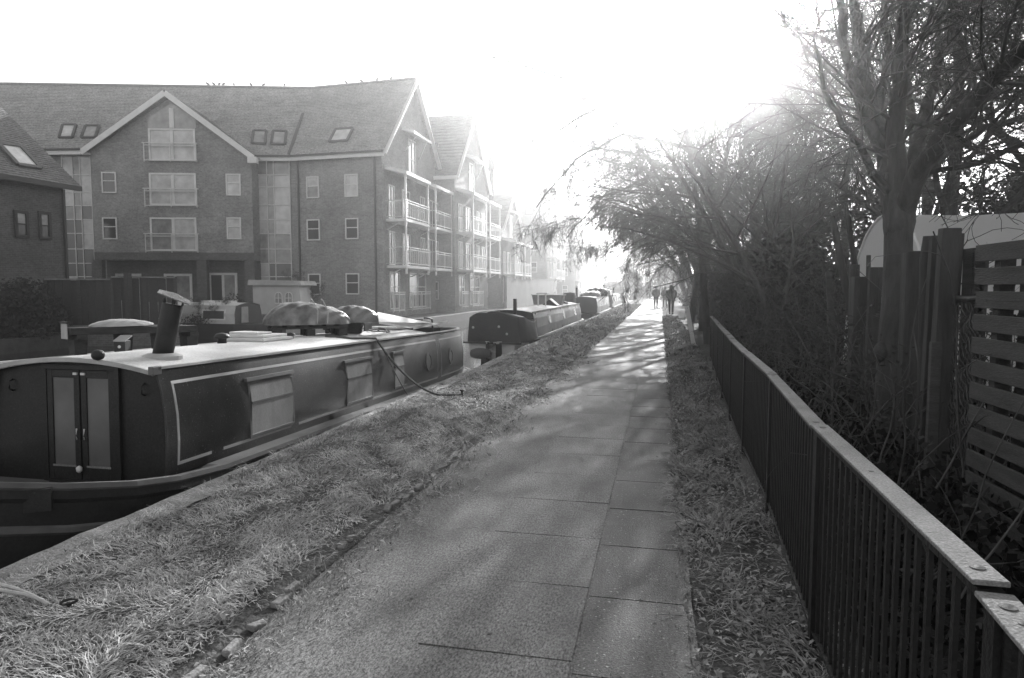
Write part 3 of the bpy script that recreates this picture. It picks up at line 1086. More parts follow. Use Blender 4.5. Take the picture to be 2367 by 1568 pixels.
# bow recess with a fairlead step
mb = MB().box((.72, -1.16, .12), (.36, .05, .15), rz=.62)
mb.build('fairlead', M['boat_end'], NB)
# cabin sides (a skin with tumblehome) running round the stern
prof = [(0, .0), (.012, .28), (.004, .5), (-.03, .72), (-.075, .86), (-.082, .885)]
cst = [(0, .90), (1.2, .90), (2.6, .90), (4, .90), (5.5, .90), (7.0, .90), (7.7, .895), (8.4, .86), (9.0, .77), (9.45, .60), (9.75, .36), (9.86, .0)]


def skin(s, y0=None, y1=None):
    rows = []
    for y, b in cst:
        rows.append([(s * max(b + d * (1 if b > .3 else .4) - .0, 0), y, z) for d, z in prof])
    return rows


cs = MB()
cs.grid(skin(1))
cs.grid([r[::-1] for r in skin(-1)])
cs.build('cabin_side', M['boat_side'], NB, smooth=True, solid=-.03)
rim = MB()
for s in (1, -1):
    rim.grid([[(s * max(b - .082 - .035, 0), y, .884), (s * max(b - .082 - .035, 0), y, .906), (s * max(b - .06, 0), y, .906), (s * max(b - .06, 0), y, .884)] for y, b in cst])
rim.build('handrail', M['frost_grey'], NB)


def arc(x, hw=.82, e=.862, c=.10):
    return e + c * (1 - (x / hw) ** 2)


# roof
xs = np.linspace(-.80, .80, 17)
rows = [[(x, y, arc(x)) for x in xs] for y in np.arange(-.03, 7.05, .35)]
rf = MB().grid(rows)
rf.extr([(x, -.03, arc(x)) for x in xs] + [(x, -.03, arc(x) - .035) for x in xs[::-1]], (0, .03, 0))
rf.build('roof', M['frost'], NB, smooth=False)
tr = MB().extr([(x, -.045, arc(x) + .006) for x in xs] + [(x, -.045, arc(x) - .03) for x in xs[::-1]], (0, .02, 0))
tr.build('roof_edge', M['frost_grey'], NB)
# end wall
prf = [(.90, -.14), (.90, 0), (.905, .28), (.90, .5), (.865, .72), (.82, .86)]
poly = [(x, .05, z) for x, z in prf] + [(x, .05, arc(x) - .03) for x in np.linspace(.78, -.78, 13)] + [(-x, .05, z) for x, z in prf[::-1]]
MB().extr(poly[::-1], (0, .03, 0)).build('end_wall', M['boat_end'], NB)
# door frame and the two doors
mb = MB()
for a, b in (((-.34, -.1), (-.29, .86)), ((.38, -.1), (.43, .86)), ((-.34, .86), (.43, .90)), ((-.29, -.14), (.38, -.08))):
    mb.span((a[0], .02, a[1]), (b[0], .05, b[1]))
mb.build('door_frame', M['boat_end'], NB)
for x0, x1, hx in ((-.288, .036, 1), (.052, .378, -1)):
    mb = MB()
    px0, px1 = (x0 + .055, x1 - .055)
    mb.span((x0, .025, -.08), (px0, .049, .855)).span((px1, .025, -.08), (x1, .049, .855)).span((px0, .025, -.08), (px1, .049, .045)).span((px0, .025, .79), (px1, .049, .855))
    dr_ = mb.build('door', M['boat_end'], NB, bevel=.004)
    MB().span((px0, .036, .045), (px1, .046, .79)).build('pane', M['door_glass'], dr_)
    hx_ = x1 - .03 if hx > 0 else x0 + .03
    MB().tube([(hx_, .02, .27), (hx_ + .005, .005, .3), (hx_, .02, .36)], .007, 6).build('handle', M['steel_white'], dr_, smooth=True)
    MB().box((hx_, .02, .825), (.04, .012, .02)).build('bolt', M['steel_white'], dr_)
    MB().span((px0 - .01, .02, .03), (px1 + .01, .03, .047)).build('glazing_bead', M['rail'], dr_)
MB().lathe([(.006, -.03), (.022, -.015), (.024, .015), (.008, .03)], (.045, -.005, .02), 10).build('padlock', M['steel_white'], NB, smooth=True)
for x in (-.66, .66):
    MB().tube([(x, .045, .66), (x, .01, .68), (x, .01, .74), (x, .045, .76)], .009, 6).build('grab_ring', M['iron'], NB, smooth=True)


# coach lines and windows on the bank side
def sidex(z, y=0):
    zz = [p[1] for p in prof]
    dd = [p[0] for p in prof]
    bb = np.interp(y, [c[0] for c in cst], [c[1] for c in cst])
    return float(bb + np.interp(z, zz, dd))


def strip(pts, wv, off=.004):
    """a painted line in low relief along the skin: pts (y,z)"""
    mb = MB()
    for (ya, za), (yb, zb) in zip(pts, pts[1:]):
        v = Vector((yb - ya, zb - za, 0)).normalized()
        o = Vector((-v.y, v.x, 0)) * wv / 2
        a0, a1, b0, b1 = (ya + o.x, za + o.y), (ya - o.x, za - o.y), (yb + o.x, zb + o.y), (yb - o.x, zb - o.y)
        mb.extr([(sidex(z, y) + off, y, z) for y, z in (a0, b0, b1, a1)], (-.006, 0, 0))
    return mb


ln = [(.12, z) for z in (.10, .28, .5, .66, .76)]
for seg in (strip(ln, .026), strip([(.107, .765)] + [(y, .765) for y in (1.5, 3, 4.5, 6, 6.93)], .026), strip([(.107, .09), (.55, .09)], .026),
            strip([(.72, .09), (1.9, .09)], .026), strip([(2.06, .09), (3, .09), (4.5, .09), (6, .09), (6.93, .09)], .026), strip([(6.92, z) for z in (.09, .3, .5, .7, .765)], .022),
            strip([(7.13, z) for z in (.09, .3, .5, .7, .765)], .022), strip([(7.13, .765), (7.7, .765), (8.4, .765), (9.0, .765), (9.4, .765)], .022), strip([(7.13, .09), (7.7, .09), (8.4, .09), (9.0, .09), (9.4, .09)], .022)):
    seg.build('coach_line', M['line'], NB)


def boat_window(y0, y1, z0, z1, split=.62, hood=True, small=False):
    r = .05
    fr = MB()

    def ring(a, b, c_, d, t, off):
        for q in ((a, b, c_, c_ + t), (a, b, d - t, d), (a, a + t, c_ + t, d - t), (b - t, b, c_ + t, d - t)):
            pts = [(q[0], q[2]), (q[1], q[2]), (q[1], q[3]), (q[0], q[3])]
            fr.extr([(sidex(z) + off, y, z) for y, z in pts], (-.03, 0, 0))
    ring(y0, y1, z0, z1, .035, .014)
    f_ = fr.build('window', M['boat_frame'], NB, bevel=.003)
    zs = z0 + (z1 - z0) * split
    pa = MB()
    for c_, d in ((z0 + .035, zs - .012), (zs + .012, z1 - .035)):
        pa.extr([(sidex(z) + .009, y, z) for y, z in ((y0 + .035, c_), (y1 - .035, c_), (y1 - .035, d), (y0 + .035, d))], (-.004, 0, 0))
    pa.build('pane', M['boat_glass'], f_)
    mb = MB().extr([(sidex(z) + .015, y, z) for y, z in ((y0 + .035, zs - .012), (y1 - .035, zs - .012), (y1 - .035, zs + .012), (y0 + .035, zs + .012))], (-.02, 0, 0))
    mb.build('glazing_bar', M['boat_frame'], f_)
    if hood:
        MB().extr([(sidex(z) + .03, y, z) for y, z in ((y0 - .03, z1 + .002), (y1 + .02, z1 + .002), (y1 + .02, z1 + .035), (y0 - .03, z1 + .035))], (-.032, 0, 0)).build('drip_rail', M['gunwale'], f_)


boat_window(1.13, 1.96, .10, .66)
boat_window(3.24, 4.06, .11, .66)
boat_window(4.85, 5.28, .13, .66)
for y, r in ((6.42, .16), (7.72, .15)):
    mb = MB()
    x = sidex(.42, y)
    for k in range(20):
        a, b = 2 * math.pi * k / 20, 2 * math.pi * (k + 1) / 20
        q = [(y + math.cos(t) * rr, .42 + math.sin(t) * rr) for t, rr in ((a, r), (b, r), (b, r - .04), (a, r - .04))]
        mb.extr([(sidex(zz, yy) + .016, yy, zz) for yy, zz in q], (-.03, 0, 0))
    f_ = mb.build('porthole', M['gunwale'], NB)
    pts = [(y + math.cos(2 * math.pi * k / 16) * (r - .042), .42 + math.sin(2 * math.pi * k / 16) * (r - .042)) for k in range(16)]
    MB().extr([(sidex(zz, yy) + .004, yy, zz) for yy, zz in pts], (-.01, 0, 0)).build('pane', M['boat_glass'], f_)
# handrail flange at the front corner, chimney, vents, tiller
MB().box((.815, -.02, .875), (.05, .10, .07)).build('corner_cap', M['gunwale'], NB, bevel=.006)
lc = BT
cx, cy = .42, .55
cz = arc(cx)
base = MB().lathe([(.17, -.03), (.17, .012), (.13, .03), (.12, .035)], (cx, cy, cz), 24)
ch = base.build('chimney_collar', M['frost_grey'], NB, smooth=False)
top = Vector((cx + .095, cy + .03, cz + .475))
bt = Vector((cx, cy, cz))
chim = MB().tube([bt, bt.lerp(top, .98), top], [.086, .089, .084], 24).build('chimney', M['iron'], NB, smooth=True)
ax = (top - bt).normalized()
for a in (.5, 2.1, 3.7, 5.3):
    q = top + Vector((math.cos(a) * .076, math.sin(a) * .076, -.03))
    MB().beam(q, q + ax * .085, .025, .012).build('cap_strut', M['iron'], chim)
rotc = Matrix.Rotation(R(22), 3, 'Y') @ Matrix.Rotation(R(-8), 3, 'X') @ Matrix.Rotation(R(35), 3, 'Z')
cc = top + ax * .07
b_ = MB()
ring4 = [rotc @ Vector((sx * .135, sy * .135, 0)) + cc for sx, sy in ((-1, -1), (1, -1), (1, 1), (-1, 1))]
apx = rotc @ Vector((0, 0, .035)) + cc
for i in range(4):
    b_.quad(ring4[i], ring4[(i + 1) % 4], apx)
b_.extr([p + Vector((0, 0, -.012)) for p in ring4], (0, 0, .0118))
b_.build('chimney_cap', M['coping'], chim)


def vent(x, y, r, h, m_='iron'):
    z = arc(x)
    MB().lathe([(r * .6, 0), (r * .6, h * .45), (r, h * .5), (r * .98, h * .68), (r * .7, h * .92), (r * .1, h)], (x, y, z), 18).build('mushroom_vent', M[m_], NB, smooth=True)


vent(-.10, 2.15, .085, .12)
vent(-.35, 5.2, .08, .11)
vent(.1, 3.3, .06, .08)
MB().lathe([(.012, -.05), (.04, -.035), (.046, 0), (.036, .03), (.01, .036)], (.30, -.05, arc(.3) + .045), 16, rot=Matrix.Rotation(R(90), 3, 'X')).build('headlamp', M['iron'], NB, smooth=True)
tl = [(.0, 9.3, .3), (.0, 9.3, 1.0), (.0, 9.25, 1.08), (-.02, 9.1, 1.11), (-.05, 8.9, 1.115)]
MB().tube(tl, [.02, .02, .019, .017, .016], 8).build('tiller', M['iron'], NB, smooth=True)
MB().quad((-.8, 7.03, .86), (.8, 7.03, .86), (.8, 7.03, .0), (-.8, 7.03, 0)).quad((-.8, 7.03, .1), (.8, 7.03, .1), (.4, 9.5, .1), (-.4, 9.5, .1)).build('stern_deck', M['boat_end'], NB)
# a hatch slide standing open over the stern steps
MB().box((0, 6.72, .985), (.62, .6, .04)).build('hatch', M['frost_grey'], NB, bevel=.01)

# ---- things lying on its roof
rz0 = lambda x, y: bw_(x, y, arc(x))
# dark rack of timber standing on feet
p = rz0(-.40, 1.1)
RK = thing('roof_rack', 'dark timber rack on short legs across the near boat roof, one pale square end plate', 'rack', p, (TILT, 0, R(0)))
ra, rb_ = Vector((-.50, -.26, .20)), Vector((.10, .80, .20))
dv = (rb_ - ra).normalized()
sd = Vector((dv.y, -dv.x, 0))
for k, o in enumerate((-.1, .0, .1)):
    MB().beam(ra + sd * o, rb_ + sd * o, .085, .07).build('rail', M['timber_dark'], RK, bevel=.006)
for t in (.08, .42, .72, .97):
    q = ra.lerp(rb_, t)
    MB().beam(q - sd * .15 + Vector((0, 0, -.06)), q + sd * .15 + Vector((0, 0, -.06)), .09, .05).build('cross_piece', M['timber_dark'], RK)
    MB().extr([q - dv * .06 + sd * .1 + Vector((0, 0, -.085)), q + dv * .06 + sd * .1 + Vector((0, 0, -.085)), q + dv * .045 + sd * .1 + Vector((0, 0, -.29)), q - dv * .045 + sd * .1 + Vector((0, 0, -.29))], -sd * .2).build('leg', M['timber_dark'], RK)
q = ra - dv * .012
MB().extr([q + sd * s_ * .085 + Vector((0, 0, z)) for s_, z in ((-1, -.075), (1, -.075), (1, .075), (-1, .075))], -dv * .01).build('end_plate', M['pane_pale'], RK)
MB().beam(q - sd * .12 + Vector((0, 0, .085)), q + sd * .12 + Vector((0, 0, .085)), .03, .02).build('end_bar', M['iron'], RK)
MW = RK.matrix_basis.copy()


def lump(name, L, Wd, H, seed, m_, flat=.0, drape=.35, n=28, k=16, wr=.05):
    """a wrapped bundle: a low dome of sheeting with pulled folds"""
    g = random.Random(seed)
    ph = [g.uniform(0, 6.28) for _ in range(12)]
    rows = []
    for i in range(n + 1):
        u = i / n
        env = max(math.sin(math.pi * u), 0.0) ** .45
        row = []
        for j in range(k + 1):
            t = math.pi * j / k
            fold = abs(math.sin(9 * u + 2.2 * t + ph[0])) ** .5 * math.sin(3 * t + ph[1]) + .6 * abs(math.sin(15 * u - 4 * t + ph[2])) ** .6 * math.sin(5 * u + ph[3])
            s_ = 1 + wr * (fold + .5 * math.sin(31 * u + 9 * t + ph[4])) + .05 * math.sin(5 * u + ph[5])
            yy = math.copysign(abs(math.cos(t)) ** .7, math.cos(t)) * Wd / 2 * env * s_
            zz = max(math.sin(t), 0.0) ** .7 * H * env * (1 + .10 * math.sin(u * 4 + ph[6])) * (1 + (s_ - 1) * .7)
            row.append(((u - .5) * L * (1 + .02 * math.sin(4 * t + ph[7])), yy, zz))
        rows.append(row)
    return MB().grid(rows)


# frosted sack lying on the rack
o = lump('sack', .62, .30, .062, 3, 'board', wr=.09).build('sack', M['frost_grey'], None, smooth=True)
tag(o, 'frosted flat sack lying on the dark roof rack of the near boat', 'sack')
o.location = RK.location + Vector((ra.lerp(rb_, .42))) + Vector((0, 0, .04))
o.rotation_euler = (0, 0, math.atan2(dv.y, dv.x))
# small lamp box on the roof under the rack
LB = thing('lamp_box', 'small dark lamp box with a pale slanted lid under the roof rack', 'lamp', rz0(-.42, 1.02), (TILT, 0, R(12)))
MB().box((0, 0, .055), (.11, .1, .11)).build('case', M['iron'], LB, bevel=.004)
MB().extr([(-.06, -.055, .10), (.06, -.055, .10), (.075, .05, .15), (-.045, .05, .15)], (0, 0, .012)).build('lid', M['line'], LB)
MB().lathe([(.014, -.008), (.016, 0), (.006, .01)], (0, -.055, .05), 10, rot=Matrix.Rotation(R(90), 3, 'X')).build('lens', M['steel_white'], LB)
# stack of frosted boards
for k, (s_, dx, dy, rz) in enumerate((((.60, .68, .038), 0, 0, 0), ((.50, .58, .035), -.01, .02, .04), ((.40, .30, .03), -.06, -.04, -.05))):
    lab = ('wide frosted board at the bottom of the stack on the near boat roof', 'middle frosted board of the stack on the near boat roof', 'narrow frosted board on top of the stack on the near boat roof')[k]
    q = rz0(-.10 + dx, 2.85 + dy) + Vector((0, 0, (.022, .060, .094)[k]))
    o = MB().box((0, 0, 0), s_).build('board', M['board'], None, bevel=.008)
    o.location, o.rotation_euler = q, (TILT, R(0.5), rz)
    tag(o, lab, 'board', 'boards stacked on the roof')
# pallet with a wrapped bundle
PL = thing('pallet', 'dark wooden pallet under the tarpaulin bundle on the near boat roof', 'pallet', rz0(-.18, 4.25), (TILT, 0, R(38)))
for k in range(6):
    MB().box((-.45 + k * .18, 0, .145), (.12, .62, .02)).build('slat', M['timber_dark'], PL)
for k in (-.45, 0, .45):
    for s_ in (-.25, 0, .25):
        MB().box((k, s_, .045), (.12, .1, .1)).build('block', M['timber_dark'], PL)
for s_ in (-.25, 0, .25):
    MB().box((0, s_, .115), (1.05, .09, .03)).build('bearer', M['timber_dark'], PL)
BD = thing('tarpaulin_bundle', 'large bundle wrapped in crinkled plastic tarpaulin on a pallet', 'bundle', PL.location + Vector((0, 0, .157)), (TILT, 0, R(38)))
lump('c', 1.22, .66, .34, 12, 'tarp', wr=.075, n=64, k=36).build('cover', M['tarp'], BD, smooth=True)
tp = lump('c', .95, .50, .352, 12, 'tarp', wr=.02, n=40, k=24)
tp.v = [(x * .9, y * .62, z) for x, y, z in tp.v]
tp.build('frost_patch', M['frost_grey'], BD, smooth=True)
for u in (.08, .22):
    MB().tube([(u, -.36, .02), (u + .02, -.31, .20), (u - .02, -.14, .345), (u, .1, .365), (u + .02, .31, .2)], .008, 5).build('strap', M['rope_pale'], BD)
CR = thing('crate', 'dark slatted crate carrying the smaller wrapped bundle on the near boat roof', 'crate', rz0(.05, 5.05), (TILT, 0, R(20)))
for z in (.03, .085, .14):
    for s_ in (-1, 1):
        MB().box((0, s_ * .19, z), (.46, .018, .045)).build('slat', M['timber_dark'], CR)
        MB().box((s_ * .23, 0, z + .002), (.018, .36, .045)).build('slat', M['timber_dark'], CR)
MB().box((0, 0, .012), (.44, .36, .02)).build('base', M['timber_dark'], CR)
B2 = thing('tarpaulin_bundle', 'smaller dark wrapped bundle on the slatted crate', 'bundle', CR.location + Vector((.05, .05, .16)), (TILT, 0, R(25)))
lump('c', .88, .52, .27, 22, 'tarp', wr=.08, n=52, k=30).build('cover', M['tarp'], B2, smooth=True)
# pale panels propped over the roof clutter
pA, pB, pC, pD = D(872, 721, 10.7), D(1000, 747, 13.2), D(948, 756, 11.9), D(876, 745, 10.3)
pn_ = (pB - pA).cross(pD - pA).normalized()
for k, (pts, lab) in enumerate((((pA, pB, pC, pD), 'large pale frosted panel propped up aslant behind the bundles'),
                                ((D(960, 752, 12.4), D(1035, 741, 15.2), D(1012, 747, 14.2), D(955, 759, 12.0)), 'narrow pale panel lying flat by the boat hatch'))):
    o_ = pts[0].copy()
    o = MB().extr([p - o_ for p in pts], (0, 0, -.028)).build('panel', M['board'], None, bevel=.004)
    o.location = o_
    tag(o, lab, 'panel')
# block that props the panel
o = MB().box((0, 0, .07), (.3, .3, .14)).build('crate', M['timber_dark'], None, bevel=.01)
o.location = rz0(-.1, 5.85)
tag(o, 'low dark box under the slanting frosted panel', 'box')
# hose coiled on the roof
pts = [(.25 + .16 * math.cos(t) * (1 + .1 * math.sin(3 * t)), 5.75 + .34 * math.sin(t * .9) + t * .01, 0) for t in np.linspace(0, 12, 60)]
mb = MB().tube([(x, y, arc(x) + .012 + .0006 * i) for i, (x, y, _) in enumerate(pts)], .011, 6)
hs = mb.build('hose', M['rope'], None, smooth=True)
hs.matrix_world = MBT
tag(hs, 'dark hose coiled on the roof beside the slanting panel', 'hose')


# mooring ropes
def rope(name, p0, p1, sag, r, m_, n=24, droop=1.0):
    p0, p1 = Vector(p0), Vector(p1)
    pts = []
    for i in range(n + 1):
        t = i / n
        q = p0.lerp(p1, t)
        q.z -= sag * 4 * t * (1 - t)
        pts.append(q)
    for q in pts:
        if q.x > BANK + .1:
            q.z = max(q.z, float(gz(q.x, q.y)) * .5 + .035)
    return MB().tube(pts, r, 6).build(name, M[m_], None, smooth=True)


pe = G(1068, 912, .05)
a = bw_(.83, 4.36, .92)
rp = thing('mooring_rope', 'thick mooring rope drooping from the near boat roof to a pin in the grass', 'rope', a)
pts = []
for i in range(40):
    t = i / 39
    q = a.lerp(Vector((pe.x, pe.y, .05)), t)
    q.z -= 1.0 * t * (1 - t) * 1.15
    q.z = max(q.z, .045)
    pts.append(q)
bend = [bw_(.25, 3.95, arc(.25) + .012), bw_(.55, 4.15, arc(.55) + .012)]
MB().tube(bend + pts, .016, 7).build('strand', M['rope'], rp, org=a, smooth=True)
o = rope('line', bw_(.85, 4.4, .90), bw_(1.06, 5.0, .03), .02, .007, 'rope')
tag(o, 'thin dark line hanging straight down the side of the near boat', 'rope')
PN = MB().tube([(0, 0, -.1), (0, 0, .11)], .014, 8).lathe([(.03, .1), (.034, .115), (.02, .125)], (0, 0, 0), 10).build('mooring_pin', M['iron'], None)
PN.location = (pe.x, pe.y, 0)
tag(PN, 'iron mooring pin in the grass at the end of the thick rope', 'pin')
# pale rope at the lower left corner, made fast to a ring in the grass
q1, q0 = G(122, 1402, .05), Vector((-4.25, 2.55, .42))
rp2 = thing('mooring_rope', 'doubled pale rope from the bow of the near boat to the grass edge', 'rope', q1)
for k, px in enumerate((((-150, 1340, .10), (-60, 1338, .08), (0, 1351, .065), (35, 1360, .055), (72, 1375, .045), (112, 1397, .03)), ((-60, 1352, .07), (20, 1368, .05), (58, 1374, .045), (100, 1388, .03)))):
    pts = [q0 + Vector((.04 * k, .05 * k, 0))] + [G(*p_) for p_ in px]
    MB().tube(pts, .0095, 7).build('strand', M['rope_pale'], rp2, org=q1, smooth=True)
q = G(160, 1400, .03)
b_ = MB()
for k in range(20):
    a0, a1 = 2 * math.pi * k / 20, 2 * math.pi * (k + 1) / 20
    b_.tube([(math.cos(a0) * .035, 0, math.sin(a0) * .035), (math.cos(a1) * .035, 0, math.sin(a1) * .035)], .007, 6, cap=False)
b_.tube([(0, 0, -.14), (0, 0, -.04)], .012, 6)
o = b_.build('mooring_ring', M['iron'], None)
o.location, o.rotation_euler = (q.x, q.y, .05), (.9, 0, .8)
tag(o, 'iron mooring ring in the grass by the pale doubled rope', 'ring')


# ------------------------------------------------------------------ the boats moored beyond
def narrowboat(label, y0, y1, xc=-4.75, hw=1.02, zg=.02, ch=.86, roof='frost', side='grey_boat', end='canvas', gwm='frost', windows=5, ribs=(), chimney=None, front='flat', lines=True, foredeck=0.0):
    o = Vector((xc, y0, 0))
    b = thing('narrowboat', label, 'boat', o)
    L = y1 - y0
    st = [(0 - foredeck, hw * .12 if foredeck else hw * .85), (-foredeck * .55, hw * .62 if foredeck else hw * .9), (0.05, hw * .98), (.6, hw), (L * .5, hw), (L - 2.0, hw), (L - 1.0, hw * .82), (L - .4, hw * .5), (L, .05)]
    h = MB()
    for s in (1, -1):
        h.grid([[(0, y, zg - .05), (s * (q - .05), y, zg - .05), (s * q, y, zg), (s * q, y, zg - .12), (s * q * .98, y, -.3), (s * q * .93, y, -.95)] for y, q in st])
    h.build('hull', M['boat_black'], b)
    g_ = MB()
    for s in (1, -1):
        g_.grid([[(s * max(q - .08, 0), y, zg + .002), (s * max(q - .08, 0), y, zg + .045), (s * (q + .015), y, zg + .045), (s * (q + .015), y, zg - .015)] for y, q in st])
    g_.build('gunwale', M[gwm], b)
    cw, tw = hw - .16, hw - .26
    ct = zg + ch
    yb = L - 1.9
    sd = MB()
    for s in (1, -1):
        sd.grid([[(s * cw, y, zg + .01), (s * (cw + .012), y, zg + ch * .4), (s * (cw - .03), y, zg + ch * .75), (s * tw, y, ct)] for y in (0, yb)])
    sd.build('cabin_side', M[side], b)
    xs = np.linspace(-tw - .01, tw + .01, 11)
    MB().grid([[(x, y, ct + .09 * (1 - (x / tw) ** 2 * .98)) for x in xs] for y in (-.04, yb * .5, yb + .04)]).build('roof', M[roof], b)
    mb = MB()
    for s in (1, -1):
        mb.beam((s * (tw + .005), -.04, ct + .01), (s * (tw + .005), yb + .04, ct + .01), .05, .05)
    mb.build('handrail', M['frost_grey'], b)
    for yy in (.02, yb - .02):
        mb = MB().extr([(cw, yy, zg + .01), (tw, yy, ct)] + [(x, yy, ct + .085 * (1 - (x / tw) ** 2)) for x in np.linspace(tw * .8, -tw * .8, 9)] + [(-tw, yy, ct), (-cw, yy, zg + .01)], (0, .03, 0))
        mb.build('end_wall', M[end], b)
    for k in range(windows):
        y = yb * (k + .7) / (windows + .4)
        f = MB().extr([(cw + .018, y, zg + ch * .38), (cw + .018, y + .62, zg + ch * .38), (tw + .055, y + .62, zg + ch * .82), (tw + .055, y, zg + ch * .82)], (-.03, 0, 0)).build('window', M['boat_frame'], b)
        MB().extr([(cw + .022, y + .05, zg + ch * .43), (cw + .022, y + .57, zg + ch * .43), (tw + .065, y + .57, zg + ch * .78), (tw + .065, y + .05, zg + ch * .78)], (-.02, 0, 0)).build('pane', M['boat_glass'], f)
    for y in ribs:
        MB().extr([(cw + .016, y, zg + .02), (cw + .016, y + .09, zg + .02), (tw + .02, y + .09, ct), (tw + .02, y, ct)], (-.03, 0, 0)).build('rib', M['boat_end'], b)
    if chimney:
        x, y, hh = chimney
        c = MB().lathe([(.11, 0), (.085, .03), (.075, .04), (.075, hh)], (x, y, ct + .06), 14).build('chimney', M['iron'], b, smooth=True)
        MB().lathe([(.04, hh + .03), (.13, hh + .04), (.02, hh + .1)], (x, y, ct + .06), 12).build('chimney_cap', M['frost_grey'], c, smooth=True)
    return b, o, ct


# second boat: tall dark canvas over its near deck
b2, o2, ct2 = narrowboat('second narrowboat in the row, its near end wrapped in dark canvas, white-edged gunwale', 21.6, 36.5, zg=.0, ch=.82, side='grey_boat', windows=3, ribs=(.4, 3.6, 6.2, 8.6), foredeck=2.4)
cv = MB()
xs = np.linspace(-.98, .98, 15)
rows = []
g = random.Random(4)
for k, (y, hh, sc_) in enumerate(((-2.15, .86, .80), (-2.1, .90, .82), (-1.6, .86, .90), (-1.0, .74, .96), (-.4, .62, 1.0), (.3, .74, .92), (.6, .80, .86))):
    row = [(-.99 * sc_, y, .02)]
    for x in xs:
        a_ = abs(x) / .98
        zz = hh * (1 - .16 * a_ ** 3) + .02 * math.sin(x * 7 + y * 3)
        row.append((x * sc_ * .93, y, zz))
    row.append((.99 * sc_, y, .02))
    rows.append(row)
cv.grid(rows)
cv.quad(*[(p[0], p[1] - .004, p[2]) for p in rows[0]])
cv.build('canvas_cover', M['canvas'], b2, smooth=False)
mb = MB()
mb.grid([[(x * .75, -2.0 + .0 * x, .905 - .14 * (abs(x) / .98) ** 3 + .015), (x * .75, -1.75, .90 - .14 * (abs(x) / .98) ** 3 + .01)] for x in xs[:9]])
mb.build('frost_patch', M['frost_grey'], b2, solid=.012)
for x, z in ((-.62, .45), (.16, .48), (.40, .27)):
    MB().lathe([(.035, 0), (.04, .01), (.012, .02)], (x, -2.16, z), 8, rot=Matrix.Rotation(R(90), 3, 'X')).build('eyelet', M['frost_grey'], b2)
# pale bow plate below the canvas, and a rope fender
MB().extr([(-.75, -2.2, -.02), (.65, -2.2, -.02), (.95, -1.6, -.02), (.85, -1.6, -.48), (.55, -2.15, -.48), (-.7, -2.15, -.48)], (0, .05, 0)).build('bow_plate', M['pale_boat'], b2)
fd = MB().lathe([(.03, -.32), (.11, -.29), (.15, -.15), (.16, 0), (.15, .15), (.11, .29), (.03, .32)], (-.35, -2.32, -.30), 14, rot=Matrix.Rotation(R(90), 3, 'Y')).build('fender', M['rope'], b2, smooth=True)
MB().tube([(-.65, -2.3, -.22), (-.66, -2.22, .02)], .012, 5).tube([(-.05, -2.3, -.22), (-.04, -2.22, .02)], .012, 5).build('fender_rope', M['rope_pale'], fd)
MB().beam((-.9, -2.24, .01), (.85, -2.24, .0), .06, .05).build('fender_board', M['timber_dark'], b2)
MB().lathe([(.06, 0), (.06, .55)], (.25, -.3, .72), 12).build('stove_pipe', M['iron'], b2, smooth=True)
MB().span((.0, 5.2, ct2 + .05), (.05, 5.25, ct2 + .55)).span((.3, 5.2, ct2 + .05), (.35, 5.25, ct2 + .55)).span((-.05, 5.2, ct2 + .55), (.4, 5.25, ct2 + .6)).build('gallows', M['board'], b2)
zz = ct2 + .09
bx = thing('planter_box', 'large pale box with a frosted rim standing on the second boat', 'box', o2 + Vector((-.1, 8.6, zz)))
MB().extr([(-.62, -.3, 0), (.62, -.3, 0), (.7, -.3, .42), (-.7, -.3, .42)], (0, .7, 0)).build('side', M['grey_boat'], bx)
MB().box((0, .05, .435), (1.48, .8, .03)).build('rim', M['board'], bx)
bx.location.z -= .03
rh = thing('roof_hatch', 'little ridged hatch with one white slope on the second boat roof', 'hatch', o2 + Vector((.25, 6.6, ct2 + .06)))
MB().extr([(-.32, 0, 0), (.32, 0, 0), (0, 0, .26)], (0, .6, 0)).build('side', M['timber_dark'], rh)
MB().beam((.35, .3, .01), (.0, .3, .285), .66, .02, up=(.63, 0, .77)).build('lid', M['board'], rh)
for k, (x, y, s_) in enumerate(((.3, 10.4, .5), (-.2, 11.2, .7))):
    o = lump('bag', s_, s_ * .7, .14, 40 + k, 'canvas').build('sack', M['canvas'], None, smooth=True)
    o.location = o2 + Vector((x, y, ct2 + .06))
    tag(o, ('small dark sack near the far end of the second boat roof', 'larger dark sack beside the pale gunwale end of the second boat')[k], 'sack')
# third boat
b3, o3, ct3 = narrowboat('third narrowboat, dark blunt end towards us, heaped with tarpaulins and a thin chimney', 44.0, 56.5, zg=.0, ch=.98, side='grey_boat', end='boat_end', windows=2, ribs=(3.2,), chimney=(-.55, .6, .62))
for k, (x, y, L_, W__, H_, m_, lab) in enumerate(((.1, 3.2, 2.0, 1.3, .42, 'tarp', 'grey tarpaulin heap on the third boat roof, nearest the chimney'), (.25, 6.0, 2.4, 1.4, .62, 'canvas', 'dark tall tarpaulin heap farther along the third boat roof'))):
    t_ = thing('tarpaulin_heap', lab, 'heap', o3 + Vector((x, y, ct3 + .05)), (0, 0, R(70)))
    lump('h', L_, W__, H_, 30 + k, m_, wr=.10, n=40, k=24).build('cover', M[m_], t_, smooth=True)
wb = thing('water_butt', 'upright dark barrel standing on the bow of the third boat', 'barrel', o3 + Vector((-.85, -.9, -.0)))
MB().lathe([(.34, 0), (.40, .3), (.42, .7), (.40, 1.15), (.36, 1.3)], n=18).build('body', M['canvas'], wb, smooth=True)
MB().lathe([(.37, 1.3), (.37, 1.34), (.1, 1.38)], n=18).build('lid', M['iron'], wb)
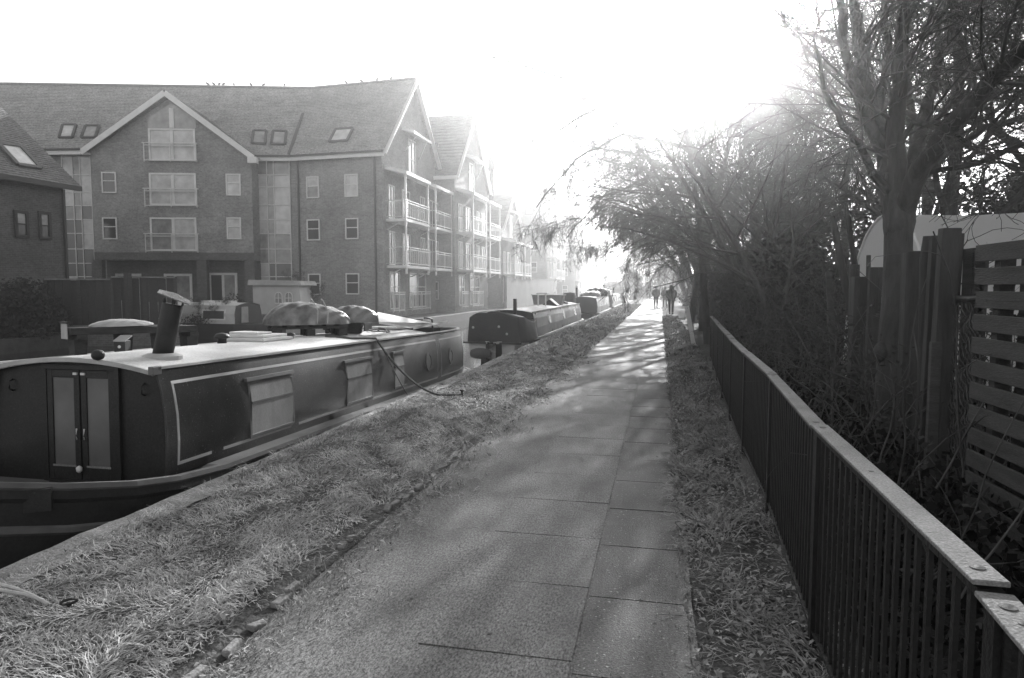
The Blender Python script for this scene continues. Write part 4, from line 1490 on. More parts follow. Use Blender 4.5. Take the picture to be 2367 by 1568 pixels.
# bow of the third boat where the barrel stands
MB().extr([(-1.0, 0, -.02), (-1.2, -1.4, -.02), (-.4, -1.8, -.02), (.6, -1.2, -.02), (.9, 0, -.02)], (0, 0, -.7)).build('foredeck', M['boat_black'], b3)
# fourth and fifth
b4, o4, ct4 = narrowboat('fourth narrowboat with a bright white sloping roof and a capped chimney', 58.5, 74.0, zg=.02, ch=.98, side='grey_boat', end='grey_boat', windows=4, chimney=(-.1, 2.6, .85))
MB().extr([(-.75, -.9, ct4 + .05), (.75, -.9, ct4 + .05), (.7, -.9, ct4 + .42), (0, -.9, ct4 + .62), (-.7, -.9, ct4 + .42)], (0, 1.6, 0)).build('deck_house', M['board'], b4)
MB().tube([(.9, -.6, ct4), (1.02, -1.6, ct4 + .62)], .05, 6).build('boom', M['timber_dark'], b4)
b5, o5, ct5 = narrowboat('fifth narrowboat, pale and faint in the haze below the walkers', 77.0, 92.0, zg=.02, ch=1.0, side='pale_boat', end='pale_boat', windows=4)
MB().span((-.7, 3, ct5 + .5), (.75, 6.5, ct5 + .62)).span((-.6, 3.1, ct5), (.6, 3.2, ct5 + .5)).span((-.6, 6.2, ct5), (.6, 6.3, ct5 + .5)).build('canopy', M['board'], b5)

# ---- boats on the far side
p0, p1 = D(400, 742, 31.6), D(595, 742, 31.0)
ax = Vector((p1.x - p0.x, p1.y - p0.y, 0)).normalized()
an = math.atan2(ax.y, ax.x)
wbt = thing('narrowboat', 'cream narrowboat moored across the water with a dark rounded end wall', 'boat', (p0.x, p0.y, 0), (0, 0, an - R(9)))
LL = (p1 - p0).length
hb = MB()
for s_ in (1, -1):
    hb.grid([[(y, s_ * q, .06), (y, s_ * q, -.1), (y, s_ * q * .95, -.9)] for y, q in ((-4, 1.0), (0, 1.04), (LL, 1.04), (LL + 1, .8), (LL + 1.7, .3), (LL + 1.9, .02))])
hb.grid([[(y, q, .05), (y, -q, .05)] for y, q in ((-4, 1.0), (0, 1.04), (LL, 1.04), (LL + 1, .8), (LL + 1.7, .3), (LL + 1.9, .02))])
hb.build('hull', M['boat_black'], wbt)
sd = MB()
for s_ in (1, -1):
    sd.grid([[(y, s_ * .9, .06), (y, s_ * .89, .5), (y, s_ * .78, .86)] for y in (-3.6, LL)])
sd.build('cabin_side', M['pale_boat'], wbt)
xs = np.linspace(-.8, .8, 11)
MB().grid([[(y, x, .85 + .12 * (1 - (x / .8) ** 2)) for x in xs] for y in (-3.6, LL + .05)]).build('roof', M['frost'], wbt)
ew = [(LL, .9, .06), (LL, .89, .5), (LL, .78, .86)] + [(LL, x, .85 + .11 * (1 - (x / .8) ** 2)) for x in np.linspace(.6, -.6, 7)] + [(LL, -.78, .86), (LL, -.89, .5), (LL, -.9, .06)]
MB().extr(ew, (-.03, 0, 0)).build('end_wall', M['boat_end'], wbt)
MB().span((LL + .001, -.5, .1), (LL + .03, -.05, .8)).build('door', M['grey_boat'], wbt)
for u in (LL - 1.75, LL - 4.2):
    f = MB().extr([(u, -.905, .22), (u + 1.25, -.905, .22), (u + 1.25, -.87, .68), (u, -.87, .68)], (0, .03, 0)).build('window', M['white'], wbt)
    MB().extr([(u + .08, -.912, .28), (u + 1.17, -.912, .28), (u + 1.17, -.882, .62), (u + .08, -.882, .62)], (0, .02, 0)).build('pane', M['pane_dark'], f)
for u in (LL - 1.0, LL - 2.2):
    MB().box((u, 0, 1.0), (.5, .4, .1)).build('roof_box', M['board'], wbt, bevel=.02)
# wheelhouse with arched windows on a pale hull
q = D(640, 760, 35.0)
wh = thing('houseboat', 'tall cream houseboat cabin with a pair of arched windows and an overhanging roof', 'boat', (q.x, q.y, 0), (0, 0, R(YAW) - R(6)))
k_ = 35.0 / F_
x0, x1 = -42 * k_, 62 * k_


def zpx(py, d=35.0):
    return CAM.z - (py - 667) * d / F_


zt, zbm = zpx(660), zpx(732)
MB().span((x0 - 1.4, -.9, -.9), (x1 + 2.5, 1.2, zbm - .28)).build('hull', M['pale_boat'], wh, bevel=.05)
MB().extr([(x0, -.6, zbm - .3), (x1 + .3, -.6, zbm - .3), (x1 + .1, -.6, zt), (x0, -.6, zt)], (0, 1.5, 0)).build('cabin', M['pale_boat'], wh)
MB().extr([(x0 - .15, -.85, zt), (x1 + .35, -.85, zt), (x1 + .25, -.85, zt + .22), (x0 - .1, -.85, zt + .28)], (0, 2.0, 0)).build('roof', M['frost_grey'], wh)
for xa in (10 * k_, 34 * k_):
    wv, hb_ = 18 * k_, 16 * k_
    zc_ = zpx(684)
    pts = [(xa, -.63, zc_ - hb_ * 1.1), (xa + wv, -.63, zc_ - hb_ * 1.1)] + [(xa + wv / 2 + math.cos(t) * wv / 2, -.63, zc_ + math.sin(t) * wv / 2) for t in np.linspace(0, math.pi, 9)]
    f = MB().extr(pts, (0, .025, 0)).build('window', M['white'], wh)
    c_ = Vector((xa + wv / 2, -.64, zc_ - .05))
    MB().extr([(c_.x + (p[0] - c_.x) * .82, -.645, c_.z + (p[2] - c_.z) * .86) for p in pts], (0, .01, 0)).build('pane', M['pane_mid'], f)
    MB().span((c_.x - .015, -.66, zc_ - hb_ * 1.05), (c_.x + .015, -.646, zc_ + wv * .45)).span((xa + .05, -.662, zc_ - .12), (xa + wv - .05, -.648, zc_ - .09)).build('glazing_bar', M['white'], f)
# ------------------------------------------------------------------ the railing along the path
cpx = [(2460, 1530), (2296, 1353), (1893, 984), (1785, 866), (1708, 800), (1668, 757), (1644, 730)]
ctr = [G(px, py, 1.0) for px, py in cpx]
RLo = Vector((ctr[2].x, ctr[2].y, 0))
RL = thing('railing', 'dark steel railing with close upright bars and a frosted flat top rail beside the path', 'railing', RLo)
dist = [0]
for a, b in zip(ctr, ctr[1:]):
    dist.append(dist[-1] + (b - a).length)


def along(s):
    s = max(0, min(s, dist[-1] - 1e-6))
    for i in range(len(dist) - 1):
        if s <= dist[i + 1]:
            t = (s - dist[i]) / (dist[i + 1] - dist[i])
            return ctr[i].lerp(ctr[i + 1], t), (ctr[i + 1] - ctr[i]).normalized()
    return ctr[-1].copy(), (ctr[-1] - ctr[-2]).normalized()


# split of the top rail: joints where the photograph shows them
joints = [0.0, dist[1], dist[2], dist[3]]
while joints[-1] < dist[-1] - 1.0:
    joints.append(min(joints[-1] + 1.75, dist[-1]))
for i, (s0, s1) in enumerate(zip(joints, joints[1:])):
    a, b = along(s0 + .006)[0], along(s1 - .006)[0]
    dz = (.006 if i % 2 else 0) + (-.012 if i == 0 else 0)
    mb = MB()
    n = max(1, int((s1 - s0) / .9))
    mb.beam(a + Vector((0, 0, dz - .006)), b + Vector((0, 0, dz - .006)), .070, .012)
    seg = mb.build('top_rail', M['rail'], RL, RLo, bevel=.003)
    d = (b - a).normalized()
    for t, in_ in ((s0 + .07, a + d * .07), (s1 - .07, b - d * .07), (0, a.lerp(b, .52))):
        MB().lathe([(.014, 0), (.016, .0015), (.004, .002)] if t else [(.008, 0), (.009, .001), (.002, .0015)], in_ + Vector((0, 0, dz + .0005)), 12).build('bolt_hole', M['iron'], seg, RLo)
    MB().beam(a + Vector((0, 0, -.985 + .085)) , b + Vector((0, 0, -.985 + .085)), .035, .012).build('bottom_rail', M['rail_side'], RL, RLo)
    MB().beam(a + Vector((0, 0, -.022)), b + Vector((0, 0, -.022)), .05, .016).build('under_rail', M['rail_side'], RL, RLo)
    pz = along(s1 - .05)[0]
    MB().box((pz.x, pz.y, .485), (.045, .045, .98)).build('post', M['rail_side'], RL, RLo)
bar_me = None
s, i = .06, 0
while s < dist[-1] - .05:
    p, d = along(s)
    if bar_me is None:
        o = MB().box((0, 0, 0), (.012, .020, .88)).build('bar', M['rail_side'], RL)
        bar_me = o.data
    else:
        o = bpy.data.objects.new('bar', bar_me)
        COL.objects.link(o)
        o.parent = RL
    o.location = (p.x - RLo.x, p.y - RLo.y, .53)
    o.rotation_euler = (rnd.uniform(-.004, .004), rnd.uniform(-.004, .004), math.atan2(d.y, d.x) - math.pi / 2)
    s += .082
    i += 1
# stone kerb under the railing
for i, (s0, s1) in enumerate(zip(joints, joints[1:])):
    a, b = along(s0 + .01)[0], along(s1 - .01)[0]
    MB().beam(Vector((a.x - .02, a.y, -.045)), Vector((b.x - .02, b.y, -.045)), .11, .13).build('kerb', M['dirt'], RL, RLo, bevel=.015)

# ------------------------------------------------------------------ boarded fence at the right edge
sfx, sfy = 1.80, 4.46
SF = thing('slatted_fence', 'fence of horizontal dark boards with narrow gaps, at the far right', 'fence', (sfx, sfy, 0))
fl = 3.4
dirf = Vector((.035, -1, 0)).normalized()
zt_ = D(2250, 570, (Vector((sfx, sfy, 0)) - CAM).dot(FW)).z
for k in range(17):
    z = zt_ - .05 - k * .1325
    sag = rnd.uniform(-.004, .004)
    a = Vector((rnd.uniform(-.004, .004), rnd.uniform(-.012, .012), z))
    b = a + dirf * fl + Vector((0, 0, sag))
    if z < -.15:
        break
    MB().beam(a, b, .022, .096).build('board', M['timber'], SF, bevel=.004)
for t in (.19, 1.7, 3.2):
    q = dirf * t
    MB().box((q.x + .05, q.y, zt_ / 2 - .1), (.07, .07, zt_ + .1)).build('post', M['timber_dark'], SF)
# a darker boarded screen behind it, leaving one slot open near its end
BS = thing('board_screen', 'dark upright boarding standing directly behind the slatted fence', 'screen', (sfx + .16, sfy, 0))
for k in range(26):
    y = .52 - k * .15
    if k == 2:                       # the one narrow slot left open
        y, wd_ = .30, .07
    elif k == 3:
        y, wd_ = .0, .13
    elif k == 4:
        continue
    else:
        wd_ = .146
    MB().box((0, y, .88), (.018, wd_, 1.95 + rnd.uniform(-.02, .01))).build('board', M['timber_dark'], BS)
# ------------------------------------------------------------------ posts and stakes leaning behind the railing


def stake(px, ytop, ybot, d, wpx, lab, lean=0.0, round_=False, name='post', m_='post', tipw=1.0):
    top = D(px, ytop, d)
    r = wpx * d / F_ / 2
    base = Vector((top.x - lean, top.y + .05, -.25))
    o = Vector((base.x, base.y, 0))
    if round_:
        pts = [base, base.lerp(top, .5) + Vector((.01, 0, 0)), base.lerp(top, .93), top]
        b = MB().tube([p - o for p in pts], [r * 1.12, r * 1.05, r, r * .55], 12).build(name, M[m_], None, smooth=True)
    else:
        b = MB().beam(base - o, top - o, 2 * r, 2 * r * .8, up=(0, 1, 0)).build(name, M[m_], None, bevel=.006)
    b.location = o
    return tag(b, lab, name, 'timbers stacked behind the railing')


stake(2196, 528, 0, 4.35, 40, 'tallest square dark post, closest to the slatted fence', lean=.02)
stake(2168, 545, 0, 4.55, 30, 'slimmer square post touching the tallest post', lean=.01)
stake(2142, 546, 0, 4.7, 27, 'round-topped pole standing clear against the pale tunnel', lean=-.05, round_=True)
stake(2212, 540, 0, 4.5, 26, 'short square post tucked behind the tallest post', lean=.03)
stake(2163, 790, 0, 4.4, 22, 'pale flaking stake reaching half the height of the tall posts', lean=-.02, name='stake', m_='timber')
stake(2115, 582, 0, 5.2, 46, 'wide flat plank beside the big tree trunk', lean=-.02, name='plank')
stake(2024, 618, 0, 6.6, 26, 'dark upright plank standing at the other side of the big trunk', name='plank')
stake(1975, 612, 0, 7.0, 20, 'dark plank with a square top in front of the tunnel end', lean=-.05, name='plank')
stake(2008, 590, 0, 7.2, 9, 'thin lath sticking up between two dark planks', lean=-.05, name='lath')
stake(1915, 628, 0, 7.4, 13, 'pale leaning lath lit along one edge', lean=-.18, name='lath', m_='timber')
stake(1925, 500, 0, 8.2, 16, 'long leaning pole slanting into the twigs', lean=-.55, round_=True, name='pole')
stake(1955, 470, 0, 8.6, 13, 'second long leaning pole beside the tunnel end', lean=-.5, round_=True, name='pole')
stake(1995, 640, 0, 6.9, 44, 'low dark board filling the gap between planks', name='plank')
stake(1588, 708, 0, 19.5, 9, 'pale leaning stake beyond the end of the railing', lean=-.25, name='stake', m_='board')
# chain-link mesh between the posts and the boarded fence
CL = thing('wire_fence', 'chain link mesh with a dark bent top wire between tall post and boards', 'fence', (2.02, 4.05, 0))
mb = MB()
a0, a1 = D(2208, 640, 4.35), D(2262, 640, 4.0)
t_ = Vector((a1.x - a0.x, a1.y - a0.y, 0))
Lw = t_.length + .12
t_.normalize()
o0 = Vector((a0.x, a0.y, 0)) - Vector(CL.location)
n_ = 0
cell = .06
for k in range(-24, 5):
    for s_ in (1, -1):
        pts = []
        for j in range(30):
            u = k * cell * 1 + j * cell * .5 if s_ > 0 else (k + 1) * cell + 0 * j
            zz = 1.52 - j * cell * .62
            uu = (k * cell + j * cell * .5) if s_ > 0 else (Lw - k * cell - j * cell * .5)
            if 0 <= uu <= Lw and zz > .3:
                pts.append(o0 + t_ * uu + Vector((.01 * math.sin(j * 2.1 + k), .012 * math.sin(j * 1.3 + k), zz + .012 * math.sin(uu * 30))))
        if len(pts) > 1:
            mb.tube(pts, .0032, 4, cap=False)
mb.build('mesh', M['wire'], CL)
MB().tube([o0 + Vector((0, 0, 1.50)), o0 + t_ * .04 + Vector((0, 0, 1.535)), o0 + t_ * (Lw * .5) + Vector((0, 0, 1.535)), o0 + t_ * Lw + Vector((0, 0, 1.545))], .021, 8).build('top_wire', M['iron'], CL, smooth=True)

# ------------------------------------------------------------------ white polythene tunnel behind
TN = thing('polytunnel', 'pale polythene garden tunnel with a rounded end behind the big tree', 'tunnel', (2.72, 9.25, 0))
sec = []
HW, HH = 1.7, 2.5
for k in range(19):
    a = math.pi * k / 18
    sec.append((-math.cos(a) * HW, math.copysign(abs(math.sin(a)) ** .72, 1) * HH))
rows = []
for j in range(9):
    x = j * .85
    rows.append([(x, y + 0, z * (1 - .012 * (j % 2))) for y, z in sec])
MB().grid(rows).build('cover', M['sheet'], TN, smooth=True)
MB().quad(*[(-.01, y, z) for y, z in sec]).build('end_sheet', M['sheet'], TN)
for j in (0, 2, 4, 6):
    MB().tube([(j * .85 - .012, y * 1.004, z * 1.004 + .004) for y, z in sec], .022, 6).build('hoop', M['steel_white'], TN, smooth=True)

# ------------------------------------------------------------------ trees


def perp(d):
    a = Vector((rnd.gauss(0, 1), rnd.gauss(0, 1), rnd.gauss(0, 1)))
    a -= d * a.dot(d)
    return a.normalized()


class Tree:
    def __init__(self, seed):
        self.r = random.Random(seed)
        self.seg = {}

    def rv(self):
        g = self.r.gauss
        return Vector((g(0, 1), g(0, 1), g(0, 1)))

    def branch(self, p, d, L, r, lvl, cfg):
        c = cfg[lvl]
        n = c['n']
        step = L / n
        d = d.normalized()
        path = [p.copy()]
        dirs = [d.copy()]
        for i in range(n):
            d = (d + self.rv() * c['wob'] + c['bias'] * c['bw']).normalized()
            p = p + d * step
            if p.z < 0.25 and lvl > 0:
                p.z = 0.25
            path.append(p.copy())
            dirs.append(d.copy())
        rr = [r * (1 - (1 - c['tip']) * i / n) for i in range(n + 1)]
        self.seg.setdefault(lvl, []).append((path, rr))
        if lvl + 1 < len(cfg):
            k = c['kids']
            k = max(1, int(k * self.r.uniform(.75, 1.25)))
            for j in range(k):
                t = c['from'] + (1 - c['from']) * (j + self.r.random()) / k
                x = t * n
                i = min(int(x), n - 1)
                q = path[i].lerp(path[i + 1], x - i)
                dd = dirs[i + 1]
                a = self.rv()
                a = (a - dd * a.dot(dd)).normalized()
                ang = self.r.uniform(*c['ang'])
                cdv = dd * math.cos(ang) + a * math.sin(ang)
                rad = rr[i] * c['kr'] * self.r.uniform(.7, 1.05)
                self.branch(q, cdv, L * c['kl'] * self.r.uniform(.6, 1.15) * (1.15 - .5 * t), rad, lvl + 1, cfg)

    def mesh(self, levels, sides):
        Vs, Fs, o = [], [], 0
        for lv in levels:
            n = sides[lv]
            th = np.linspace(0, 2 * np.pi, n, endpoint=False)
            cs_, sn_ = np.cos(th), np.sin(th)
            groups = {}
            for path, rr in self.seg.get(lv, []):
                groups.setdefault(len(path), []).append((path, rr))
            for K, items in groups.items():
                P = np.array([[tuple(q) for q in a[0]] for a in items])
                Rr = np.array([a[1] for a in items])
                T = np.empty_like(P)
                T[:, 1:-1] = P[:, 2:] - P[:, :-2]
                T[:, 0] = P[:, 1] - P[:, 0]
                T[:, -1] = P[:, -1] - P[:, -2]
                T /= np.linalg.norm(T, axis=2, keepdims=True) + 1e-9
                ref = np.zeros_like(P)
                z = np.abs((P[:, -1] - P[:, 0])[:, 2]) > .85 * np.linalg.norm(P[:, -1] - P[:, 0], axis=1)
                ref[z] = (1, 0, 0)
                ref[~z] = (0, 0, 1)
                A = np.cross(T, ref)
                A /= np.linalg.norm(A, axis=2, keepdims=True) + 1e-9
                Bv = np.cross(T, A)
                ring = P[:, :, None] + (A[:, :, None] * cs_[None, None, :, None] + Bv[:, :, None] * sn_[None, None, :, None]) * Rr[:, :, None, None]
                m = len(items)
                Vs.append(ring.reshape(-1, 3))
                bi = (np.arange(m) * K * n)[:, None, None] + (np.arange(K - 1) * n)[None, :, None]
                k = np.arange(n)[None, None]
                k2 = (np.arange(n)[None, None] + 1) % n
                f = np.stack([bi + k, bi + k2, bi + n + k2, bi + n + k], -1).reshape(-1, 4)
                Fs.append(f + o)
                o += m * K * n
        return np.concatenate(Vs), np.concatenate(Fs)


def lv(n, wob, bias, bw, tip, kids=0, frm=.2, ang=(.4, .9), kr=.5, kl=.6):
    return dict(n=n, wob=wob, bias=Vector(bias), bw=bw, tip=tip, kids=kids, ang=ang, kr=kr, kl=kl, **{'from': frm})


def make_tree(name, label, loc, seed, H=9.0, r0=.16, lean=(0, 0, 0), leanw=.0, droop=-.05, group=None, dense=1.0, spread=(.5, 1.1), twigL=.5, frm=.22):
    t = Tree(seed)
    cfg = [lv(8, .05, lean, leanw, .25, int(13 * dense), frm, spread, .52, .62),
           lv(7, .11, (lean[0], lean[1], .2), .06, .3, int(11 * dense), .12, (.4, 1.0), .5, .5),
           lv(5, .16, (0, 0, 1), droop, .35, int(9 * dense), .12, (.4, 1.0), .5, .62),
           lv(4, .2, (0, 0, 1), droop * 1.5, .45, int(6 * dense), .1, (.4, 1.0), .6, .75),
           lv(3, .22, (0, 0, 1), droop * 1.5, .5)]
    t.branch(Vector((0, 0, -.3)), Vector((lean[0] * .25, lean[1] * .25, 1)), H, r0, 0, cfg)
    root = thing(name, label, 'tree', loc, group=group)
    V1, F1 = t.mesh([0], [10])
    npmesh('trunk', V1, F1, M['bark'], root, smooth=True)
    # keep fine twigs no thinner than a pencil lead
    for l in (3, 4):
        t.seg[l] = [(p, [max(x, .0042) for x in r]) for p, r in t.seg.get(l, [])]
    V1, F1 = t.mesh([1, 2, 3, 4], [10, 6, 4, 3, 3])
    npmesh('crown', V1, F1, M['twig'], root)
    return root


def reuse(src, label, loc, rz, sc, group=None):
    c = copy_tree(src)
    c.location, c.rotation_euler = loc, (0, 0, rz)
    c.scale = (sc, sc, sc)
    c['label'] = label
    if group:
        c['group'] = group
    return c


# the big tree close by: limbs laid out as the photograph shows them
TB = X(2072, 1120, 1.93)
TBo = Vector((TB.x, TB.y, 0))
bt_ = thing('tree', 'big bare tree with a thick mossy trunk and spreading limbs behind the railing', 'tree', TBo)
dT = (TBo - CAM).dot(FW)


def td(px, py, dd=0.0):
    return D(px, py, dT + dd) - TBo


trunk = [Vector((0.0, 0, -.2)), td(2070, 1080) * 1, td(2062, 930), td(2066, 812), td(2074, 700), td(2078, 600), td(2076, 520), td(2066, 452)]
tr_r = [v_ * .80 for v_ in (.185, .165, .155, .163, .146, .14, .125, .09)]
tm = MB().tube(trunk, tr_r, 18)
tm.v = [(x + .012 * math.sin(9 * z + 5 * x), y + .012 * math.sin(8 * z + 7 * y), z) for x, y, z in tm.v]
tm.build('trunk', M['bark'], bt_, smooth=True)
kn = MB().lathe([(.01, -.09), (.06, -.04), (.07, 0), (.05, .05), (.01, .09)], td(2036, 815, -.02), 10)
kn.build('burr', M['bark'], bt_, smooth=True)
limbs = [([(2076, 545), (2066, 470), (2040, 330), (2010, 230), (1985, 110), (1970, -40), (1955, -220)], (.15, .135, .11, .095, .08, .06, .03), (0, 0, .2, .4, .6, .9, 1.2)),
         ([(2046, 375), (2030, 330), (1990, 240), (1955, 130), (1935, -20), (1915, -200)], (.09, .08, .065, .052, .042, .02), (.13, .12, -.1, -.2, -.3, -.4)),
         ([(2077, 550), (2070, 470), (2068, 330), (2082, 200), (2086, 60), (2105, -120)], (.15, .13, .10, .085, .07, .04), (0, 0, -.1, -.2, -.3, -.5)),
         ([(2026, 282), (2050, 150), (2045, 0), (2060, -160)], (.06, .05, .045, .02), (.3, .6, .9, 1.3)),
         ([(2078, 560), (2088, 490), (2130, 385), (2205, 285), (2285, 190), (2380, 105), (2560, -20)], (.15, .135, .11, .095, .085, .075, .05), (0, 0, -.3, -.6, -.8, -1.1, -1.6)),
         ([(2110, 430), (2190, 350), (2270, 296), (2390, 262), (2600, 240)], (.06, .05, .045, .04, .02), (-.15, .1, .4, .7, 1.0)),
         ([(2080, 540), (2095, 440), (2140, 250), (2180, 110), (2260, -40), (2330, -200)], (.12, .10, .075, .06, .045, .02), (0, .05, .5, .9, 1.3, 1.8)),
         ([(2069, 352), (2110, 285), (2180, 290), (2230, 325), (2290, 290), (2370, 200)], (.035, .03, .026, .024, .02, .012), (-.09, -.2, -.4, -.5, -.6, -.7)),
         ([(2062, 455), (2015, 400), (1985, 330), (1945, 290), (1905, 210), (1880, 90)], (.06, .05, .04, .032, .025, .012), (0, -.1, -.5, -.8, -1.0, -1.2)),
         ([(2120, 400), (2250, 380), (2370, 330), (2520, 320)], (.035, .03, .026, .015), (-.26, -.3, -.3, -.3))]
tt = Tree(77)
tcfg = [None,
        lv(6, .13, (0, 0, 1), .03, .3, 8, .12, (.4, 1.0), .5, .5),
        lv(5, .17, (0, 0, 1), -.02, .35, 7, .1, (.4, 1.0), .55, .55),
        lv(4, .2, (0, 0, 1), -.05, .5)]
for li, (pp, rr, dd) in enumerate(limbs):
    pts = [td(px, py, q) for (px, py), q in zip(pp, dd)]
    # subdivide for a gentle curve
    fine, fr_ = [], []
    for i in range(len(pts) - 1):
        for k in range(3):
            t = k / 3
            jit = Vector((tt.r.uniform(-.02, .02), tt.r.uniform(-.02, .02), tt.r.uniform(-.02, .02)))
            fine.append(pts[i].lerp(pts[i + 1], t) + (jit if k else Vector()))
            fr_.append(rr[i] * (1 - t) + rr[i + 1] * t)
    fine.append(pts[-1])
    fr_.append(rr[-1])
    fr_ = [v_ * .68 for v_ in fr_]
    MB().tube(fine, fr_, 10).build('limb', M['bark'], bt_, smooth=True)
    L = sum((b - a).length for a, b in zip(fine, fine[1:]))
    for j in range(int(3 + L * 3.0)):
        i = tt.r.randrange(len(fine) // 3, len(fine) - 1)
        d = (fine[i + 1] - fine[i]).normalized()
        a = tt.rv()
        a = (a - d * a.dot(d)).normalized()
        an_ = tt.r.uniform(.4, 1.1)
        tt.branch(fine[i], d * math.cos(an_) + a * math.sin(an_), tt.r.uniform(.8, 2.2), min(fr_[i] * .3, .015), 1, tcfg)
for l in (2, 3):
    tt.seg[l] = [(p, [max(x, .0028) for x in r]) for p, r in tt.seg[l]]
V1, F1 = tt.mesh([1, 2, 3], [0, 5, 4, 3])
npmesh('crown', V1, F1, M['twig'], bt_)

# the row of trees along the hedge side, several leaning over path and canal
gT = 'bare trees along the hedge side of the path'
ta = make_tree('tree', 'bare tree leaning over the path with long drooping twigs, nearest of the overhanging ones', (2.6, 26.0, 0), 21, H=8.2, r0=.15, lean=(-1, -.1, .1), leanw=.06, droop=-.10, dense=.82, spread=(.5, 1.2))
tb = make_tree('tree', 'bare many-branched tree standing upright behind the polytunnel end', (4.6, 13.2, 0), 22, H=9.0, r0=.15, lean=(.2, 0, 1), leanw=.02, droop=-.04, dense=.95)
tc_ = make_tree('tree', 'bare tree hanging low over the boats where the path narrows', (2.4, 38.0, 0), 23, H=8.6, r0=.16, lean=(-1, 0, .05), leanw=.08, droop=-.13, dense=.85, spread=(.6, 1.3))


def arching_tree(label, loc, limbs, seed, dens=5.0, tl=2.2, droop=-.10):
    """trunk and limbs laid out one by one, twigs grown along them; limbs: (points, radii)"""
    o = Vector((loc[0], loc[1], 0))
    root = thing('tree', label, 'tree', o, group=gT)
    t = Tree(seed)
    cfg = [None, lv(7, .13, (0, 0, 1), droop * .5, .3, 10, .1, (.4, 1.0), .55, .55), lv(6, .16, (0, 0, 1), droop, .4, 7, .1, (.35, .9), .6, .6), lv(4, .18, (0, 0, 1), droop * 1.4, .5, 4, .1, (.35, .9), .7, .7),
           lv(3, .2, (0, 0, 1), droop * 1.4, .6)]
    for i, (pp, rr) in enumerate(limbs):
        pts, rs = [], []
        for a, b, ra_, rb2 in zip(pp, pp[1:], rr, rr[1:]):
            for k in range(4):
                j = Vector((t.r.uniform(-.06, .06), t.r.uniform(-.06, .06), t.r.uniform(-.06, .06))) if k else Vector()
                pts.append(a.lerp(b, k / 4) + j - o)
                rs.append(ra_ + (rb2 - ra_) * k / 4)
        pts.append(pp[-1] - o)
        rs.append(rr[-1])
        MB().tube(pts, rs, 9).build('trunk' if i == 0 else 'limb', M['bark'], root, smooth=True)
        L = sum((q - p).length for p, q in zip(pts, pts[1:]))
        n0 = len(pts) // (2 if i == 0 else 6)
        for k in range(int(L * dens)):
            j = t.r.randrange(n0, len(pts) - 1)
            d = (pts[j + 1] - pts[j]).normalized()
            a = t.rv()
            a = (a - d * a.dot(d)).normalized()
            an_ = t.r.uniform(.4, 1.2)
            t.branch(pts[j], d * math.cos(an_) + a * math.sin(an_), t.r.uniform(.5, 1.3) * tl, min(rs[j] * .4, .03), 1, cfg)
    for l in (3, 4):
        t.seg[l] = [(p, [max(x, .005) for x in r]) for p, r in t.seg[l]]
    V1, F1 = t.mesh([1, 2, 3, 4], [0, 5, 4, 3, 3])
    npmesh('crown', V1, F1, M['twig'], root)
    return root


b0 = Vector((1.95, 27.0, -.3))
th_ = arching_tree('tall thin tree reaching far out over the canal with hanging twigs', (1.95, 27.0), (
    ([b0, D(1668, 560, 27), D(1640, 420, 27), D(1560, 270, 26.5), D(1450, 215, 26), D(1300, 180, 25.5), D(1130, 130, 25)], (.20, .17, .15, .11, .085, .05, .02)),
    ([D(1600, 340, 26.8), D(1480, 240, 26), D(1390, 130, 25.5), D(1310, 20, 25), D(1230, -90, 25)], (.10, .08, .06, .045, .02)),
    ([D(1600, 345, 27), D(1440, 310, 27), D(1330, 370, 26.5), D(1240, 480, 26)], (.09, .06, .045, .02)),
    ([D(1630, 420, 27.2), D(1500, 410, 28), D(1400, 450, 28), D(1310, 550, 27.5)], (.08, .06, .045, .02)),
    ([D(1450, 215, 26), D(1340, 270, 25), D(1220, 350, 24.5)], (.06, .04, .015)),
    ([D(1580, 300, 26.6), D(1520, 170, 26), D(1480, 40, 26), D(1420, -80, 26)], (.08, .06, .045, .02)),
    ([D(1640, 400, 27), D(1560, 440, 25), D(1480, 500, 24), D(1440, 580, 23.5)], (.07, .05, .035, .015))), 91, dens=1.05, tl=1.9)
ts_ = make_tree('tree', 'slender straight tree at the verge, its top lost in the sun glare', (1.42, 21.0, 0), 33, H=8.4, r0=.12, lean=(0, 0, 1), leanw=.03, droop=.0, dense=.5, spread=(.25, .6), frm=.45)
